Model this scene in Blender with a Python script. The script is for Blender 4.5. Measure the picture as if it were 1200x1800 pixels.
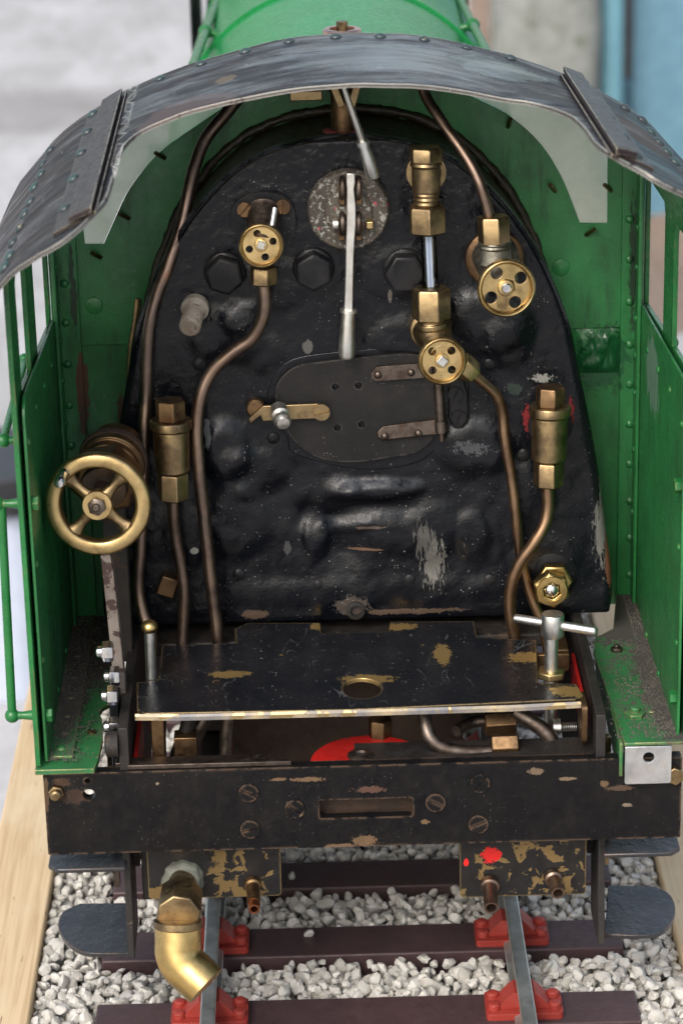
import bpy, bmesh, math, random
import numpy as np
from mathutils import Vector, Matrix, noise as mnoise
from mathutils.geometry import tessellate_polygon

random.seed(7)
for o in list(bpy.data.objects):
    bpy.data.objects.remove(o, do_unlink=True)
SC = bpy.context.scene
COL = SC.collection

# ------------------------------------------------------------------ camera
CAM = np.array([-16.018, -965.954, 593.064])            # millimetres
YAW, PITCH, ROLL = 0.0102779, 0.3666788, 0.0230952
FPX = 4820.0                                            # focal length for a frame 1800 high
F_ = np.array([math.sin(YAW)*math.cos(PITCH), math.cos(YAW)*math.cos(PITCH), -math.sin(PITCH)])
_r = np.array([math.cos(YAW), -math.sin(YAW), 0.0])
_u = np.cross(_r, F_)
R_ = math.cos(ROLL)*_r - math.sin(ROLL)*_u
U_ = math.sin(ROLL)*_r + math.cos(ROLL)*_u
cd = bpy.data.cameras.new('camera')
cam = bpy.data.objects.new('camera', cd)
COL.objects.link(cam)
mw = Matrix.Identity(4)
for i in range(3):
    mw[i][0], mw[i][1], mw[i][2] = R_[i], U_[i], -F_[i]
    mw[i][3] = CAM[i]*0.001
cam.matrix_world = mw
cd.sensor_fit = 'VERTICAL'
cd.sensor_height = 36.0
cd.lens = FPX/1800*36
cd.clip_start = 0.05
cd.clip_end = 400
cd.dof.use_dof = True
cd.dof.focus_distance = 1.12
cd.dof.aperture_fstop = 15.0
SC.camera = cam

# ------------------------------------------------------------------ sky, sun, exposure
SUN_EL, SUN_AZ = math.radians(42), math.radians(205)     # azimuth clockwise from +Y
w = bpy.data.worlds.new('World'); SC.world = w; w.use_nodes = True
wn = w.node_tree.nodes; wl = w.node_tree.links
wn.clear()
sky = wn.new('ShaderNodeTexSky'); sky.sky_type = 'NISHITA'; sky.sun_disc = False
sky.sun_elevation = SUN_EL; sky.sun_rotation = SUN_AZ
sky.air_density = 1.3; sky.dust_density = 4.0; sky.ozone_density = 1.0
hs = wn.new('ShaderNodeHueSaturation'); hs.inputs['Saturation'].default_value = 0.62
bg = wn.new('ShaderNodeBackground'); bg.inputs['Strength'].default_value = 0.15
wo = wn.new('ShaderNodeOutputWorld')
wl.new(sky.outputs[0], hs.inputs['Color']); wl.new(hs.outputs[0], bg.inputs['Color']); wl.new(bg.outputs[0], wo.inputs[0])
sd = bpy.data.lights.new('sun', 'SUN'); sd.energy = 1.0; sd.angle = math.radians(25); sd.color = (1, .96, .9)
sun = bpy.data.objects.new('sun', sd); COL.objects.link(sun)
sv = Vector((math.sin(SUN_AZ)*math.cos(SUN_EL), math.cos(SUN_AZ)*math.cos(SUN_EL), math.sin(SUN_EL)))
sun.rotation_euler = sv.to_track_quat('Z', 'Y').to_euler()
sun.location = sv*5
vs = SC.view_settings
vs.view_transform = 'Standard'; vs.look = 'None'; vs.gamma = 1; vs.exposure = 0.68
vs.use_curve_mapping = False
SC.cycles.max_bounces = 6; SC.cycles.diffuse_bounces = 3; SC.cycles.glossy_bounces = 3; SC.cycles.transmission_bounces = 5; SC.cycles.transparent_max_bounces = 8
SC.cycles.caustics_reflective = False; SC.cycles.caustics_refractive = False

# ------------------------------------------------------------------ measuring: photo points to places at a known depth (mm)
def ray(x, y): return F_ + R_*(x-600)/FPX - U_*(y-900)/FPX
def V(a): return Vector((float(a[0]), float(a[1]), float(a[2])))
def PY(x, y, Y): d = ray(x, y); return V(CAM + d*(Y-CAM[1])/d[1])
def PX(x, y, X): d = ray(x, y); return V(CAM + d*(X-CAM[0])/d[0])
def PZ(x, y, Z): d = ray(x, y); return V(CAM + d*(Z-CAM[2])/d[2])
BN = np.array([0, -1, 0.03]); BN = BN/np.linalg.norm(BN)       # backhead normal
BP = np.array([0, 100.0, 140.0])
NB = V(BN)
def PB(x, y, off=0.0):
    d = ray(x, y); t = ((BP-CAM)@BN + off)/(d@BN); return V(CAM + d*t)
def mm(px, P):
    return px*float((np.array(P)-CAM)@F_)/FPX
ZT = 115.6                                              # top of the rear beam

# ------------------------------------------------------------------ node helper
class G:
    def __init__(s, name):
        s.m = bpy.data.materials.new(name); s.m.use_nodes = True
        s.t = s.m.node_tree; s.n = s.t.nodes; s.l = s.t.links
        s.n.clear()
        s.out = s.n.new('ShaderNodeOutputMaterial')
        s.b = s.n.new('ShaderNodeBsdfPrincipled')
        s.l.new(s.b.outputs[0], s.out.inputs[0])
        s.geo = s.n.new('ShaderNodeNewGeometry')
        vm = s.n.new('ShaderNodeVectorMath'); vm.operation = 'SCALE'; vm.inputs['Scale'].default_value = 1000.0
        s.l.new(s.geo.outputs['Position'], vm.inputs[0]); s.pos = vm.outputs[0]
        s.k = 0; s.nzc = {}
    def put(s, sock, v):
        if isinstance(v, bpy.types.NodeSocket): s.l.new(v, sock)
        elif isinstance(v, (tuple, list)) and len(v) == 3 and sock.type == 'RGBA': sock.default_value = (*v, 1)
        else: sock.default_value = v
    def math(s, op, a, b=0.0, clamp=False):
        n = s.n.new('ShaderNodeMath'); n.operation = op; n.use_clamp = clamp
        s.put(n.inputs[0], a); s.put(n.inputs[1], b); return n.outputs[0]
    def vec(s, scale=(1, 1, 1), off=None):
        n = s.n.new('ShaderNodeMapping'); s.l.new(s.pos, n.inputs[0]); n.inputs['Scale'].default_value = scale
        s.k += 1
        n.inputs['Location'].default_value = off if off else (s.k*37.1, s.k*11.7, s.k*23.3)
        return n.outputs[0]
    def noise(s, scale, detail=5, rough=.6, dist=0.0, st=(1, 1, 1)):
        n = s.n.new('ShaderNodeTexNoise')
        s.l.new(s.vec(st), n.inputs['Vector'])
        n.inputs['Scale'].default_value = scale; n.inputs['Detail'].default_value = detail
        n.inputs['Roughness'].default_value = rough; n.inputs['Distortion'].default_value = dist
        return n.outputs['Fac']
    def step(s, x, lo, hi):
        n = s.n.new('ShaderNodeMapRange'); n.interpolation_type = 'SMOOTHSTEP'
        s.put(n.inputs['Value'], x); n.inputs['From Min'].default_value = lo; n.inputs['From Max'].default_value = hi
        return n.outputs['Result']
    def lin(s, x, lo, hi, a, b):
        n = s.n.new('ShaderNodeMapRange')
        s.put(n.inputs['Value'], x); n.inputs['From Min'].default_value = lo; n.inputs['From Max'].default_value = hi
        n.inputs['To Min'].default_value = a; n.inputs['To Max'].default_value = b
        return n.outputs['Result']
    def mix(s, f, a, b):
        n = s.n.new('ShaderNodeMix'); n.data_type = 'RGBA'
        s.put(n.inputs['Factor'], f); s.put(n.inputs[6], a); s.put(n.inputs[7], b); return n.outputs[2]
    def mixf(s, f, a, b):
        n = s.n.new('ShaderNodeMix'); n.data_type = 'FLOAT'
        s.put(n.inputs['Factor'], f); s.put(n.inputs[2], a); s.put(n.inputs[3], b); return n.outputs[0]
    def edge(s, radius, lo=.03, hi=.2):
        n = s.n.new('ShaderNodeBevel'); n.samples = 3; n.inputs['Radius'].default_value = radius*.001
        d = s.n.new('ShaderNodeVectorMath'); d.operation = 'DOT_PRODUCT'
        s.l.new(n.outputs[0], d.inputs[0]); s.l.new(s.geo.outputs['True Normal'], d.inputs[1])
        return s.step(s.math('SUBTRACT', 1.0, d.outputs['Value']), lo, hi)
    def upness(s):
        sp = s.n.new('ShaderNodeSeparateXYZ'); s.l.new(s.geo.outputs['Normal'], sp.inputs[0]); return sp.outputs[2]
    def bump(s, h, strength=.3, dist=.3):
        n = s.n.new('ShaderNodeBump'); n.inputs['Strength'].default_value = strength
        n.inputs['Distance'].default_value = dist*.001
        s.put(n.inputs['Height'], h); s.l.new(n.outputs[0], s.b.inputs['Normal'])
    def blob(s, c, r, amp=.8, nscale=.25, st=(1, 1, 1), soft=.12):
        """a stain or scrape with its own place and ragged outline: 0..1 mask"""
        n = s.n.new('ShaderNodeVectorMath'); n.operation = 'SUBTRACT'; s.l.new(s.pos, n.inputs[0]); n.inputs[1].default_value = c
        q = s.n.new('ShaderNodeVectorMath'); q.operation = 'DIVIDE'; s.l.new(n.outputs[0], q.inputs[0]); q.inputs[1].default_value = r
        ln = s.n.new('ShaderNodeVectorMath'); ln.operation = 'LENGTH'; s.l.new(q.outputs[0], ln.inputs[0])
        key = (nscale, st)
        if key not in s.nzc: s.nzc[key] = s.noise(nscale, 7, .75, .3, st)
        nz = s.nzc[key]
        v = s.math('ADD', s.math('SUBTRACT', 1.0, ln.outputs['Value']), s.math('MULTIPLY', s.math('SUBTRACT', nz, .5), amp*2))
        return s.step(v, .1, .1+soft)
    def specks(s, scale, size, keep):
        """tiny scattered grains: 0..1 mask"""
        n = s.n.new('ShaderNodeTexVoronoi'); n.inputs['Scale'].default_value = scale; s.l.new(s.vec(), n.inputs['Vector'])
        sp = s.n.new('ShaderNodeSeparateColor'); s.l.new(n.outputs['Color'], sp.inputs[0])
        lim = s.math('MULTIPLY', sp.outputs[0], size)
        a = s.math('LESS_THAN', n.outputs['Distance'], lim); b = s.math('LESS_THAN', sp.outputs[1], keep)
        return s.math('MULTIPLY', a, b)
    def hairs(s, scale, width, st=(1, 1, 1)):
        """thin wandering lines, like fibres and scratches"""
        d = s.math('ABSOLUTE', s.math('SUBTRACT', s.noise(scale, 2, .5, .6, st), .5))
        return s.math('SUBTRACT', 1.0, s.step(d, width*.4, width))
    def done(s, col, rough, metal=0.0, spec=None):
        s.put(s.b.inputs['Base Color'], col); s.put(s.b.inputs['Roughness'], rough); s.put(s.b.inputs['Metallic'], metal)
        if spec is not None: s.b.inputs['Specular IOR Level'].default_value = spec
        return s.m

def paint(name, base, base2=None, rough=(.25, .5), chips=(), edge=None, dust=None, speck=0, bump=.15, blobs=(), bscale=.5, scratch=0, spec=.5, rsc=(.35, (1, 1, 1)), specn=None, gloss=None, grime=None):
    g = G(name)
    base2 = base2 or tuple(c*.75 for c in base)
    n1 = g.noise(.05, 6, .65); n2 = g.noise(rsc[0], 4, .6, 0, rsc[1])
    col = g.mix(g.step(n1, .35, .68), base, base2)
    ro = g.lin(n2, .3, .7, rough[0], rough[1])
    me = 0.0; dep = None
    for (cc, metal, sc, thr, cr) in chips:
        m = g.step(g.noise(sc, 7, .62, .4), thr, thr+.02); dep = m if dep is None else g.math('MAXIMUM', dep, m)
        col = g.mix(m, col, cc); ro = g.mixf(m, ro, cr); me = g.mixf(m, me, metal)
    for (c, r, cc, metal, cr, amp, ns, st) in blobs:
        m = g.blob(c, r, amp, ns, st); dep = m if dep is None else g.math('MAXIMUM', dep, m)
        col = g.mix(m, col, cc); ro = g.mixf(m, ro, cr); me = g.mixf(m, me, metal)
    if edge:
        cc, metal, rad, thr = edge
        m = g.math('MULTIPLY', g.edge(rad), g.step(g.noise(.12, 6, .7), thr, thr+.08))
        col = g.mix(m, col, cc); ro = g.mixf(m, ro, .4); me = g.mixf(m, me, metal)
    if grime:                                             # runs of soot and oil
        gc, ga, st_ = grime
        gm_ = g.math('MULTIPLY', g.step(g.noise(.16, 6, .7, .3, st_), .44, .72), g.step(g.noise(.03, 4, .6), .34, .62))
        gm_ = g.math('MULTIPLY', gm_, ga); col = g.mix(gm_, col, gc); ro = g.mixf(gm_, ro, .6)
    if scratch:
        a = g.math('MULTIPLY', g.hairs(.11, .010, (1, .3, .3)), g.step(g.noise(.05, 3, .6), .5, .62))
        a = g.math('MULTIPLY', a, scratch)
        col = g.mix(a, col, (.32, .33, .35)); ro = g.mixf(a, ro, .5)
    if speck:
        m2 = g.step(g.noise(.06, 4, .65), .36, .66)
        m = g.math('MULTIPLY', g.math('MULTIPLY', g.specks(.8, .22, .35), m2), speck*.8)
        col = g.mix(m, col, (.5, .49, .46)); ro = g.mixf(m, ro, .8); me = g.mixf(m, me, 0.0)
        m = g.math('MULTIPLY', g.math('MULTIPLY', g.specks(.2, .09, .3), m2), speck*.7)
        col = g.mix(m, col, (.34, .31, .27)); ro = g.mixf(m, ro, .8); me = g.mixf(m, me, 0.0)
    if dust:
        dc, amt, lo, hi = dust[:4]; ul, uh = dust[4:] if len(dust) > 4 else (-.2, .9)
        m = g.step(g.noise(.09, 7, .7), lo, hi)
        m = g.math('MULTIPLY', g.math('MULTIPLY', m, g.step(g.upness(), ul, uh)), amt)
        col = g.mix(m, col, dc); ro = g.mixf(m, ro, .85); me = g.mixf(m, me, 0.0)
    h = g.math('ADD', g.noise(bscale, 5, .6), g.math('MULTIPLY', g.noise(bscale*.15, 3, .5), 2.0))
    if dep is not None: h = g.math('SUBTRACT', h, g.math('MULTIPLY', dep, .12/max(bump, .05)))
    g.bump(h, .5, bump)
    mt = g.done(col, ro, me, spec)
    if specn:
        lo, hi, sc, st, n0, n1 = specn
        f = g.step(g.noise(sc, 5, .65, 0, st), n0, n1)
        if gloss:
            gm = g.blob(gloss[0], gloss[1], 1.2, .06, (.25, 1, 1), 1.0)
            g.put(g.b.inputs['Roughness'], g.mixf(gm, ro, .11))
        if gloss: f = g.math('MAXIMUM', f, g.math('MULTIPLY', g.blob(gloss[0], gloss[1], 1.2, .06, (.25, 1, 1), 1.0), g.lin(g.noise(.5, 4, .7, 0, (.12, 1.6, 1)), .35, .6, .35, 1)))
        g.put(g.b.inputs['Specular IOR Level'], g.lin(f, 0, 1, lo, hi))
    return mt

def metal(name, c1, c2, rough=(.2, .4), sc=.15, lo=.38, hi=.66, bump=.05, c3=None, t3=.62, dark=None):
    g = G(name)
    col = g.mix(g.step(g.noise(sc, 6, .65), lo, hi), c1, c2)
    if c3: col = g.mix(g.step(g.noise(sc*.4, 5, .65), t3, t3+.12), col, c3)
    me = 1.0
    ro = g.lin(g.noise(sc*3, 5, .65), .3, .7, rough[0], rough[1])
    if dark:
        m = g.step(g.noise(sc*1.7, 7, .7), dark[1], dark[1]+.05)
        col = g.mix(m, col, dark[0]); me = g.mixf(m, 1.0, .2); ro = g.mixf(m, ro, .6)
    g.bump(g.noise(1.2, 4, .6), .4, bump)
    return g.done(col, ro, me)

MAT = {}
BRASSC = (.52, .36, .13)
MAT['brass'] = metal('brass', (.52, .385, .185), (.32, .225, .105), (.26, .46), .09, c3=(.15, .10, .055), t3=.58)
MAT['brass_bright'] = metal('polished_brass', (.62, .45, .19), (.42, .29, .11), (.24, .42), .07, c3=(.28, .19, .08), t3=.6)
MAT['brass_dull'] = metal('tarnished_brass', (.33, .24, .125), (.17, .12, .07), (.3, .5), .12, c3=(.09, .06, .04), t3=.58, dark=((.07, .085, .055), .69))
MAT['bronze'] = metal('dirty_bronze', (.20, .125, .065), (.09, .055, .035), (.35, .6), .12, c3=(.22, .07, .04), t3=.62, dark=((.02, .017, .014), .62))
MAT['copper_dark'] = metal('aged_copper', (.27, .19, .145), (.14, .105, .09), (.3, .5), .05, c3=(.38, .17, .10), t3=.56, dark=((.035, .03, .027), .66))
MAT['copper_brown'] = metal('brown_copper', (.33, .21, .125), (.19, .12, .08), (.3, .5), .05, c3=(.10, .07, .055), t3=.6)
MAT['steel'] = metal('bright_steel', (.68, .68, .66), (.52, .51, .49), (.28, .44), .15)
MAT['steel_worn'] = metal('worn_steel', (.70, .69, .65), (.54, .52, .48), (.32, .5), .12, dark=((.15, .13, .11), .76))
MAT['steel_dark'] = metal('dark_steel', (.16, .13, .11), (.08, .06, .05), (.35, .6), .15, c3=(.15, .07, .04), t3=.6)
MAT['chrome'] = metal('plated_steel', (.75, .75, .76), (.55, .55, .56), (.1, .25), .2)
MAT['rail_steel'] = metal('rail_steel', (.58, .59, .57), (.42, .43, .40), (.45, .6), .05, c3=(.15, .13, .09), t3=.63)
MAT['alloy'] = metal('brushed_aluminium', (.74, .76, .78), (.55, .57, .6), (.25, .45), .1)
BLK = (.0045, .005, .0068)
MAT['black'] = paint('black_paint', BLK, (.018, .0175, .018), (.22, .5), speck=.35, bump=.25, spec=.2)
MAT['black_dull'] = paint('black_worn_paint', (.010, .0095, .0095), (.02, .016, .014), (.4, .7), chips=[((.07, .045, .03), 0, .12, .66, .7)], speck=.3, bump=.25)
MAT['void_black'] = paint('sooty_black', (.010, .009, .008), (.022, .016, .012), (.5, .8), chips=[((.05, .03, .018), 0, .09, .62, .8)], bump=.3)
MAT['rust'] = paint('rusty_brown', (.06, .035, .022), (.03, .018, .013), (.6, .85), bump=.3)
GRN = (.021, .165, .042)
MAT['green'] = paint('green_paint', GRN, (.009, .12, .028), (.2, .4), chips=[((.10, .06, .03), 0, .1, .745, .6)],
                     edge=((.30, .24, .10), .6, 1.0, .52), speck=.15, bump=.25, bscale=.25, grime=((.010, .028, .012), .55, (1, 1, .16)))
# ------------------------------------------------------------------ mesh helper (millimetres)
class MB:
    def __init__(s): s.v = []; s.f = []
    def add(s, vs, fs):
        k = len(s.v); s.v += [Vector(v) for v in vs]; s.f += [tuple(i+k for i in f) for f in fs]; return s
    def box(s, c, size, rot=None):
        hx, hy, hz = size[0]/2, size[1]/2, size[2]/2; c = Vector(c)
        vs = [Vector((x, y, z)) for x in (-hx, hx) for y in (-hy, hy) for z in (-hz, hz)]
        if rot is not None: vs = [rot @ v for v in vs]
        return s.add([v+c for v in vs], [(0, 1, 3, 2), (4, 6, 7, 5), (0, 4, 5, 1), (2, 3, 7, 6), (0, 2, 6, 4), (1, 5, 7, 3)])
    def lathe(s, p, d, prof, n=24, phase=0.0, closed=False, up=None):
        """revolve (distance, radius) pairs about the line from p along d"""
        p = Vector(p); d = Vector(d).normalized()
        a = (Vector(up) if up is not None else (Vector((0, 0, 1)) if abs(d.z) < .8 else Vector((1, 0, 0))))
        e1 = (a - d*a.dot(d)).normalized(); e2 = d.cross(e1)
        vs = []; m = len(prof)
        for (t, r) in prof:
            for j in range(n):
                th = 2*math.pi*j/n + phase
                vs.append(p + d*t + (e1*math.cos(th)+e2*math.sin(th))*max(r, 1e-4))
        fs = []
        for i in range(m if closed else m-1):
            i2 = (i+1) % m
            for j in range(n):
                j2 = (j+1) % n
                fs.append((i*n+j, i*n+j2, i2*n+j2, i2*n+j))
        if not closed:
            fs.append(tuple(range(n-1, -1, -1))); fs.append(tuple((m-1)*n+j for j in range(n)))
        return s.add(vs, fs)
    def cyl(s, p, q, r, r2=None, n=20, phase=0.0):
        p = Vector(p); q = Vector(q)
        return s.lathe(p, q-p, [(0, r), ((q-p).length, r if r2 is None else r2)], n, phase)
    def hexa(s, p, d, r, h, phase=0.0, up=None):
        """hexagon head with a turned chamfer at both ends; r is the corner radius"""
        c = min(h*.12, r*.12)
        return s.lathe(p, d, [(0, r*.9), (c, r), (h-c, r), (h, r*.88)], 6, phase, up=up)
    def tube(s, pts, r, n=14, sub=7):
        P = [Vector(p) for p in pts]
        path = []
        if len(P) == 2: path = P
        else:
            Q = [P[0]*2-P[1]] + P + [P[-1]*2-P[-2]]
            for i in range(1, len(Q)-2):
                for k in range(sub):
                    t = k/sub; a, b, c, d = Q[i-1], Q[i], Q[i+1], Q[i+2]
                    path.append(.5*((2*b)+(c-a)*t+(2*a-5*b+4*c-d)*t*t+(3*b-a-3*c+d)*t*t*t))
            path.append(P[-1])
        if len(path) > 12: path = [q+Vector((mnoise.noise(q*.07), mnoise.noise(q*.07+Vector((3, 5, 1))), 0))*.45 for q in path]
        vs = []; e1 = None
        for i, p in enumerate(path):
            d = (path[min(i+1, len(path)-1)]-path[max(i-1, 0)]).normalized()
            if e1 is None:
                a = Vector((0, 0, 1)) if abs(d.z) < .8 else Vector((1, 0, 0)); e1 = (a-d*a.dot(d)).normalized()
            else: e1 = (e1-d*e1.dot(d)).normalized()
            e2 = d.cross(e1)
            rr = r[i*(len(r)-1)//max(1, len(path)-1)] if isinstance(r, (list, tuple)) else r
            for j in range(n):
                th = 2*math.pi*j/n; vs.append(p+(e1*math.cos(th)+e2*math.sin(th))*rr)
        m = len(path); fs = []
        for i in range(m-1):
            for j in range(n):
                j2 = (j+1) % n; fs.append((i*n+j, i*n+j2, (i+1)*n+j2, (i+1)*n+j))
        fs.append(tuple(range(n-1, -1, -1))); fs.append(tuple((m-1)*n+j for j in range(n)))
        return s.add(vs, fs)
    def plate(s, o, ex, ey, outer, t, holes=()):
        """flat sheet with holes: outline in (ex, ey) from o, front face at o, thickness t against ex x ey"""
        o = Vector(o); ex = Vector(ex).normalized(); ey = Vector(ey).normalized(); ez = ex.cross(ey)
        loops = [list(outer)] + [list(h) for h in holes]
        flat = [q for lp in loops for q in lp]
        tris = tessellate_polygon([[Vector((q[0], q[1], 0)) for q in lp] for lp in loops])
        n = len(flat)
        vs = [o+ex*q[0]+ey*q[1] for q in flat] + [o+ex*q[0]+ey*q[1]-ez*t for q in flat]
        fs = [tuple(tr) for tr in tris] + [tuple(i+n for i in reversed(tr)) for tr in tris]
        k = 0
        for lp in loops:
            m = len(lp)
            for i in range(m):
                a, b = k+i, k+(i+1) % m; fs.append((a, b, b+n, a+n))
            k += m
        return s.add(vs, fs)
    def ball(s, c, r, n=16, m=10, sc=(1, 1, 1)):
        c = Vector(c); vs = []; fs = []
        for i in range(m+1):
            ph = math.pi*i/m
            for j in range(n):
                th = 2*math.pi*j/n
                vs.append(c+Vector((sc[0]*r*max(math.sin(ph), 1e-3)*math.cos(th), sc[1]*r*max(math.sin(ph), 1e-3)*math.sin(th), sc[2]*r*math.cos(ph))))
        for i in range(m):
            for j in range(n):
                j2 = (j+1) % n; fs.append((i*n+j, (i+1)*n+j, (i+1)*n+j2, i*n+j2))
        return s.add(vs, fs)
    def mesh(s, name, mat, smooth=40):
        me = bpy.data.meshes.new(name)
        me.from_pydata([v*.001 for v in s.v], [], s.f); me.update()
        bm = bmesh.new(); bm.from_mesh(me)
        bmesh.ops.remove_doubles(bm, verts=bm.verts, dist=2e-7)
        bmesh.ops.recalc_face_normals(bm, faces=bm.faces); bm.to_mesh(me); bm.free()
        me.polygons.foreach_set('use_smooth', [True]*len(me.polygons))
        me.set_sharp_from_angle(angle=math.radians(smooth))
        me.materials.append(MAT[mat] if isinstance(mat, str) else mat)
        return me
    def build(s, name, mat, parent=None, bevel=0.0, smooth=40, label=None, seg=2):
        ob = bpy.data.objects.new(name, s.mesh(name, mat, smooth)); COL.objects.link(ob)
        if parent is not None: ob.parent = parent
        if bevel:
            b = ob.modifiers.new('bevel', 'BEVEL'); b.width = bevel*.001; b.segments = seg; b.limit_method = 'ANGLE'; b.angle_limit = math.radians(42)
            b.harden_normals = False
        if label: ob['label'] = label
        return ob

def tag(o, label=None, cat=None, group=None, kind=None):
    if label: o['label'] = label
    if cat: o['category'] = cat
    if group: o['group'] = group
    if kind: o['kind'] = kind
    return o
def empty(name, loc=(0, 0, 0), parent=None):
    o = bpy.data.objects.new(name, None); COL.objects.link(o); o.location = Vector(loc)*.001; o.empty_display_size = .02
    if parent is not None: o.parent = parent
    return o
def circ(cx, cy, r, n=24, ry=None, ph=0):
    return [(cx+r*math.cos(2*math.pi*i/n+ph), cy+(ry or r)*math.sin(2*math.pi*i/n+ph)) for i in range(n)]
def rrect(x0, y0, x1, y1, r, n=5):
    o = []
    for cx, cy, a in ((x1-r, y1-r, 0), (x0+r, y1-r, 90), (x0+r, y0+r, 180), (x1-r, y0+r, 270)):
        for i in range(n+1):
            th = math.radians(a+90*i/n); o.append((cx+r*math.cos(th), cy+r*math.sin(th)))
    return o
def smooth_poly(pts, sub=4):
    """Catmull-Rom through open points (2D)"""
    Q = [(2*pts[0][0]-pts[1][0], 2*pts[0][1]-pts[1][1])]+list(pts)+[(2*pts[-1][0]-pts[-2][0], 2*pts[-1][1]-pts[-2][1])]
    o = []
    for i in range(1, len(Q)-2):
        for k in range(sub):
            t = k/sub
            o.append(tuple(.5*((2*Q[i][j])+(Q[i+1][j]-Q[i-1][j])*t+(2*Q[i-1][j]-5*Q[i][j]+4*Q[i+1][j]-Q[i+2][j])*t*t+(3*Q[i][j]-Q[i-1][j]-3*Q[i+1][j]+Q[i+2][j])*t**3) for j in (0, 1)))
    o.append(tuple(pts[-1])); return o
_riv = {}
def rivet(parent, P, n, r, mat, name='rivet', h=.55):
    """domed head; alike heads share one mesh"""
    key = (round(r, 2), mat, h)
    if key not in _riv:
        mb = MB(); mb.lathe((0, 0, 0), (0, 0, 1), [(-.3, r), (0, r), (r*h*.45, r*.86), (r*h*.8, r*.55), (r*h, r*.12)], 14)
        _riv[key] = mb.mesh(name, mat)
    o = bpy.data.objects.new(name, _riv[key]); COL.objects.link(o); o.parent = parent
    o.location = Vector(P)*.001 - parent.matrix_world.translation*0
    o.rotation_mode = 'QUATERNION'; o.rotation_quaternion = Vector(n).to_track_quat('Z', 'Y')
    return o
def slotted(parent, P, n, r, h, mat, ang=0.0, name='screw', slot=.26):
    """cheese-head screw with a real slot"""
    n = Vector(n).normalized(); a = Vector((0, 0, 1)); ex0 = a.cross(n)
    if ex0.length < .1: ex0 = Vector((1, 0, 0))
    ex0.normalize(); ey0 = n.cross(ex0)
    ex = ex0*math.cos(ang)+ey0*math.sin(ang); ey = n.cross(ex)
    m = MB(); P = Vector(P); m.lathe(P-n*.5, n, [(0, r), (h*.45+.5, r)], 22)
    w = r*slot/2; a0 = math.asin(min(.9, w/r))
    for sg in (1, -1):
        pl = [(r*math.cos(t), sg*r*math.sin(t)) for t in [a0+(math.pi-2*a0)*i/14 for i in range(15)]]
        m.plate(P+n*h, ex, ey, pl, h*.6)
    return m.build(name, mat, parent, bevel=.12)
def hexbolt(parent, P, n, r, h, mat, name='bolt', phase=0.0, stud=0):
    m = MB(); m.hexa(Vector(P)-Vector(n).normalized()*.3, n, r, h+.3, phase)
    if stud: m.lathe(Vector(P)+Vector(n).normalized()*h, n, [(-.2, stud), (stud*.8, stud), (stud*1.1, stud*.7)], 14)
    return m.build(name, mat, parent, bevel=.12)
def thread(P, d, r, L, pitch=.7):
    pr = []; t = 0
    while t < L: pr += [(t, r), (t+pitch*.5, r*.88)]; t += pitch
    pr.append((L, r)); return pr
# ================================================================== locomotive
loco = empty('model_locomotive')
tag(loco, 'green and black model steam locomotive standing on the track, its cab open to the viewer', 'locomotive')
YW = 152.0                                              # cab front plate

# ---------------------------------------------------------------- roof
_rp = [(0, 373.3), (20, 372.2), (30, 370.9), (45, 367.6), (65, 362.4), (80, 357), (95, 351), (113, 340.5), (123, 333), (128.5, 326.5), (137, 317), (141, 312.5), (149, 296), (152, 288)]
def rz(X, Y=150.0):
    z = float(np.interp(abs(X-4), [a for a, b in _rp], [b for a, b in _rp]))
    k = min(1, max(0, (X-55)/40)); k = k*k*(3-2*k)
    return z + k*0.066*max(0, 141-Y)                    # the right wing is bent up a little
def rn(X, Y):
    a = Vector((2, 0, rz(X+1, Y)-rz(X-1, Y))); b = Vector((0, 2, rz(X, Y+1)-rz(X, Y-1)))
    return a.cross(b).normalized()
def PR(x, y, dz=0.0):
    d = ray(x, y); lo, hi = 600.0, 1500.0
    for _ in range(40):
        m = (lo+hi)/2; P = CAM+d*m
        if P[2] > rz(P[0], P[1])+dz: lo = m
        else: hi = m
    return V(CAM+d*m)
rear = [(-152, -36), (-140, -38), (-125, -42), (-112, -52), (-101.7, -56), (-94.1, -50.3), (-89.8, -41), (-86.6, -27), (-85.9, -3), (-85.9, 20), (-85.2, 42), (-82.5, 55), (-78, 62), (-66.9, 64), (-51.6, 62.5), (-29.8, 58), (-10.4, 57.5),
        (6.8, 57), (24, 58), (46, 61), (64, 62), (74, 58), (80, 50), (84, 38), (86, 15), (86.5, -8), (88, -28), (92, -42), (97, -50), (106, -55), (122, -44), (140, -38), (152, -36)]
rear = smooth_poly(rear, 3)
FE = 154.5
rx = [q[0] for q in rear]
m = MB(); NS = 26; cols = []
for (X, Yr) in rear:
    for j in range(NS+1):
        Y = Yr+(FE-Yr)*j/NS
        w_ = .35*mnoise.noise(Vector((X*.03, Y*.03, 1.7)))+.5*mnoise.noise(Vector((X*.012, Y*.012, 4.7)))
        m.v.append(Vector((X, Y, rz(X, Y)+w_)))
nr = len(rear)
for i in range(nr-1):
    for j in range(NS):
        a = i*(NS+1)+j; m.f.append((a, a+NS+1, a+NS+2, a+1))
ROOFC = (.011, .0115, .017)
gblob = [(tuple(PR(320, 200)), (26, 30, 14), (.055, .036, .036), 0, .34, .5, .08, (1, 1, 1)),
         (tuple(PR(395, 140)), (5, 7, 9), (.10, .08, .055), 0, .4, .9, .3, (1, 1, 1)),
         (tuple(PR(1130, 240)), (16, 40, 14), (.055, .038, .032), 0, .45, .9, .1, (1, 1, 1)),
         (tuple(PR(870, 120)), (24, 24, 14), (.014, .026, .030), 0, .2, .7, .1, (1, 1, 1))]
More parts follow.
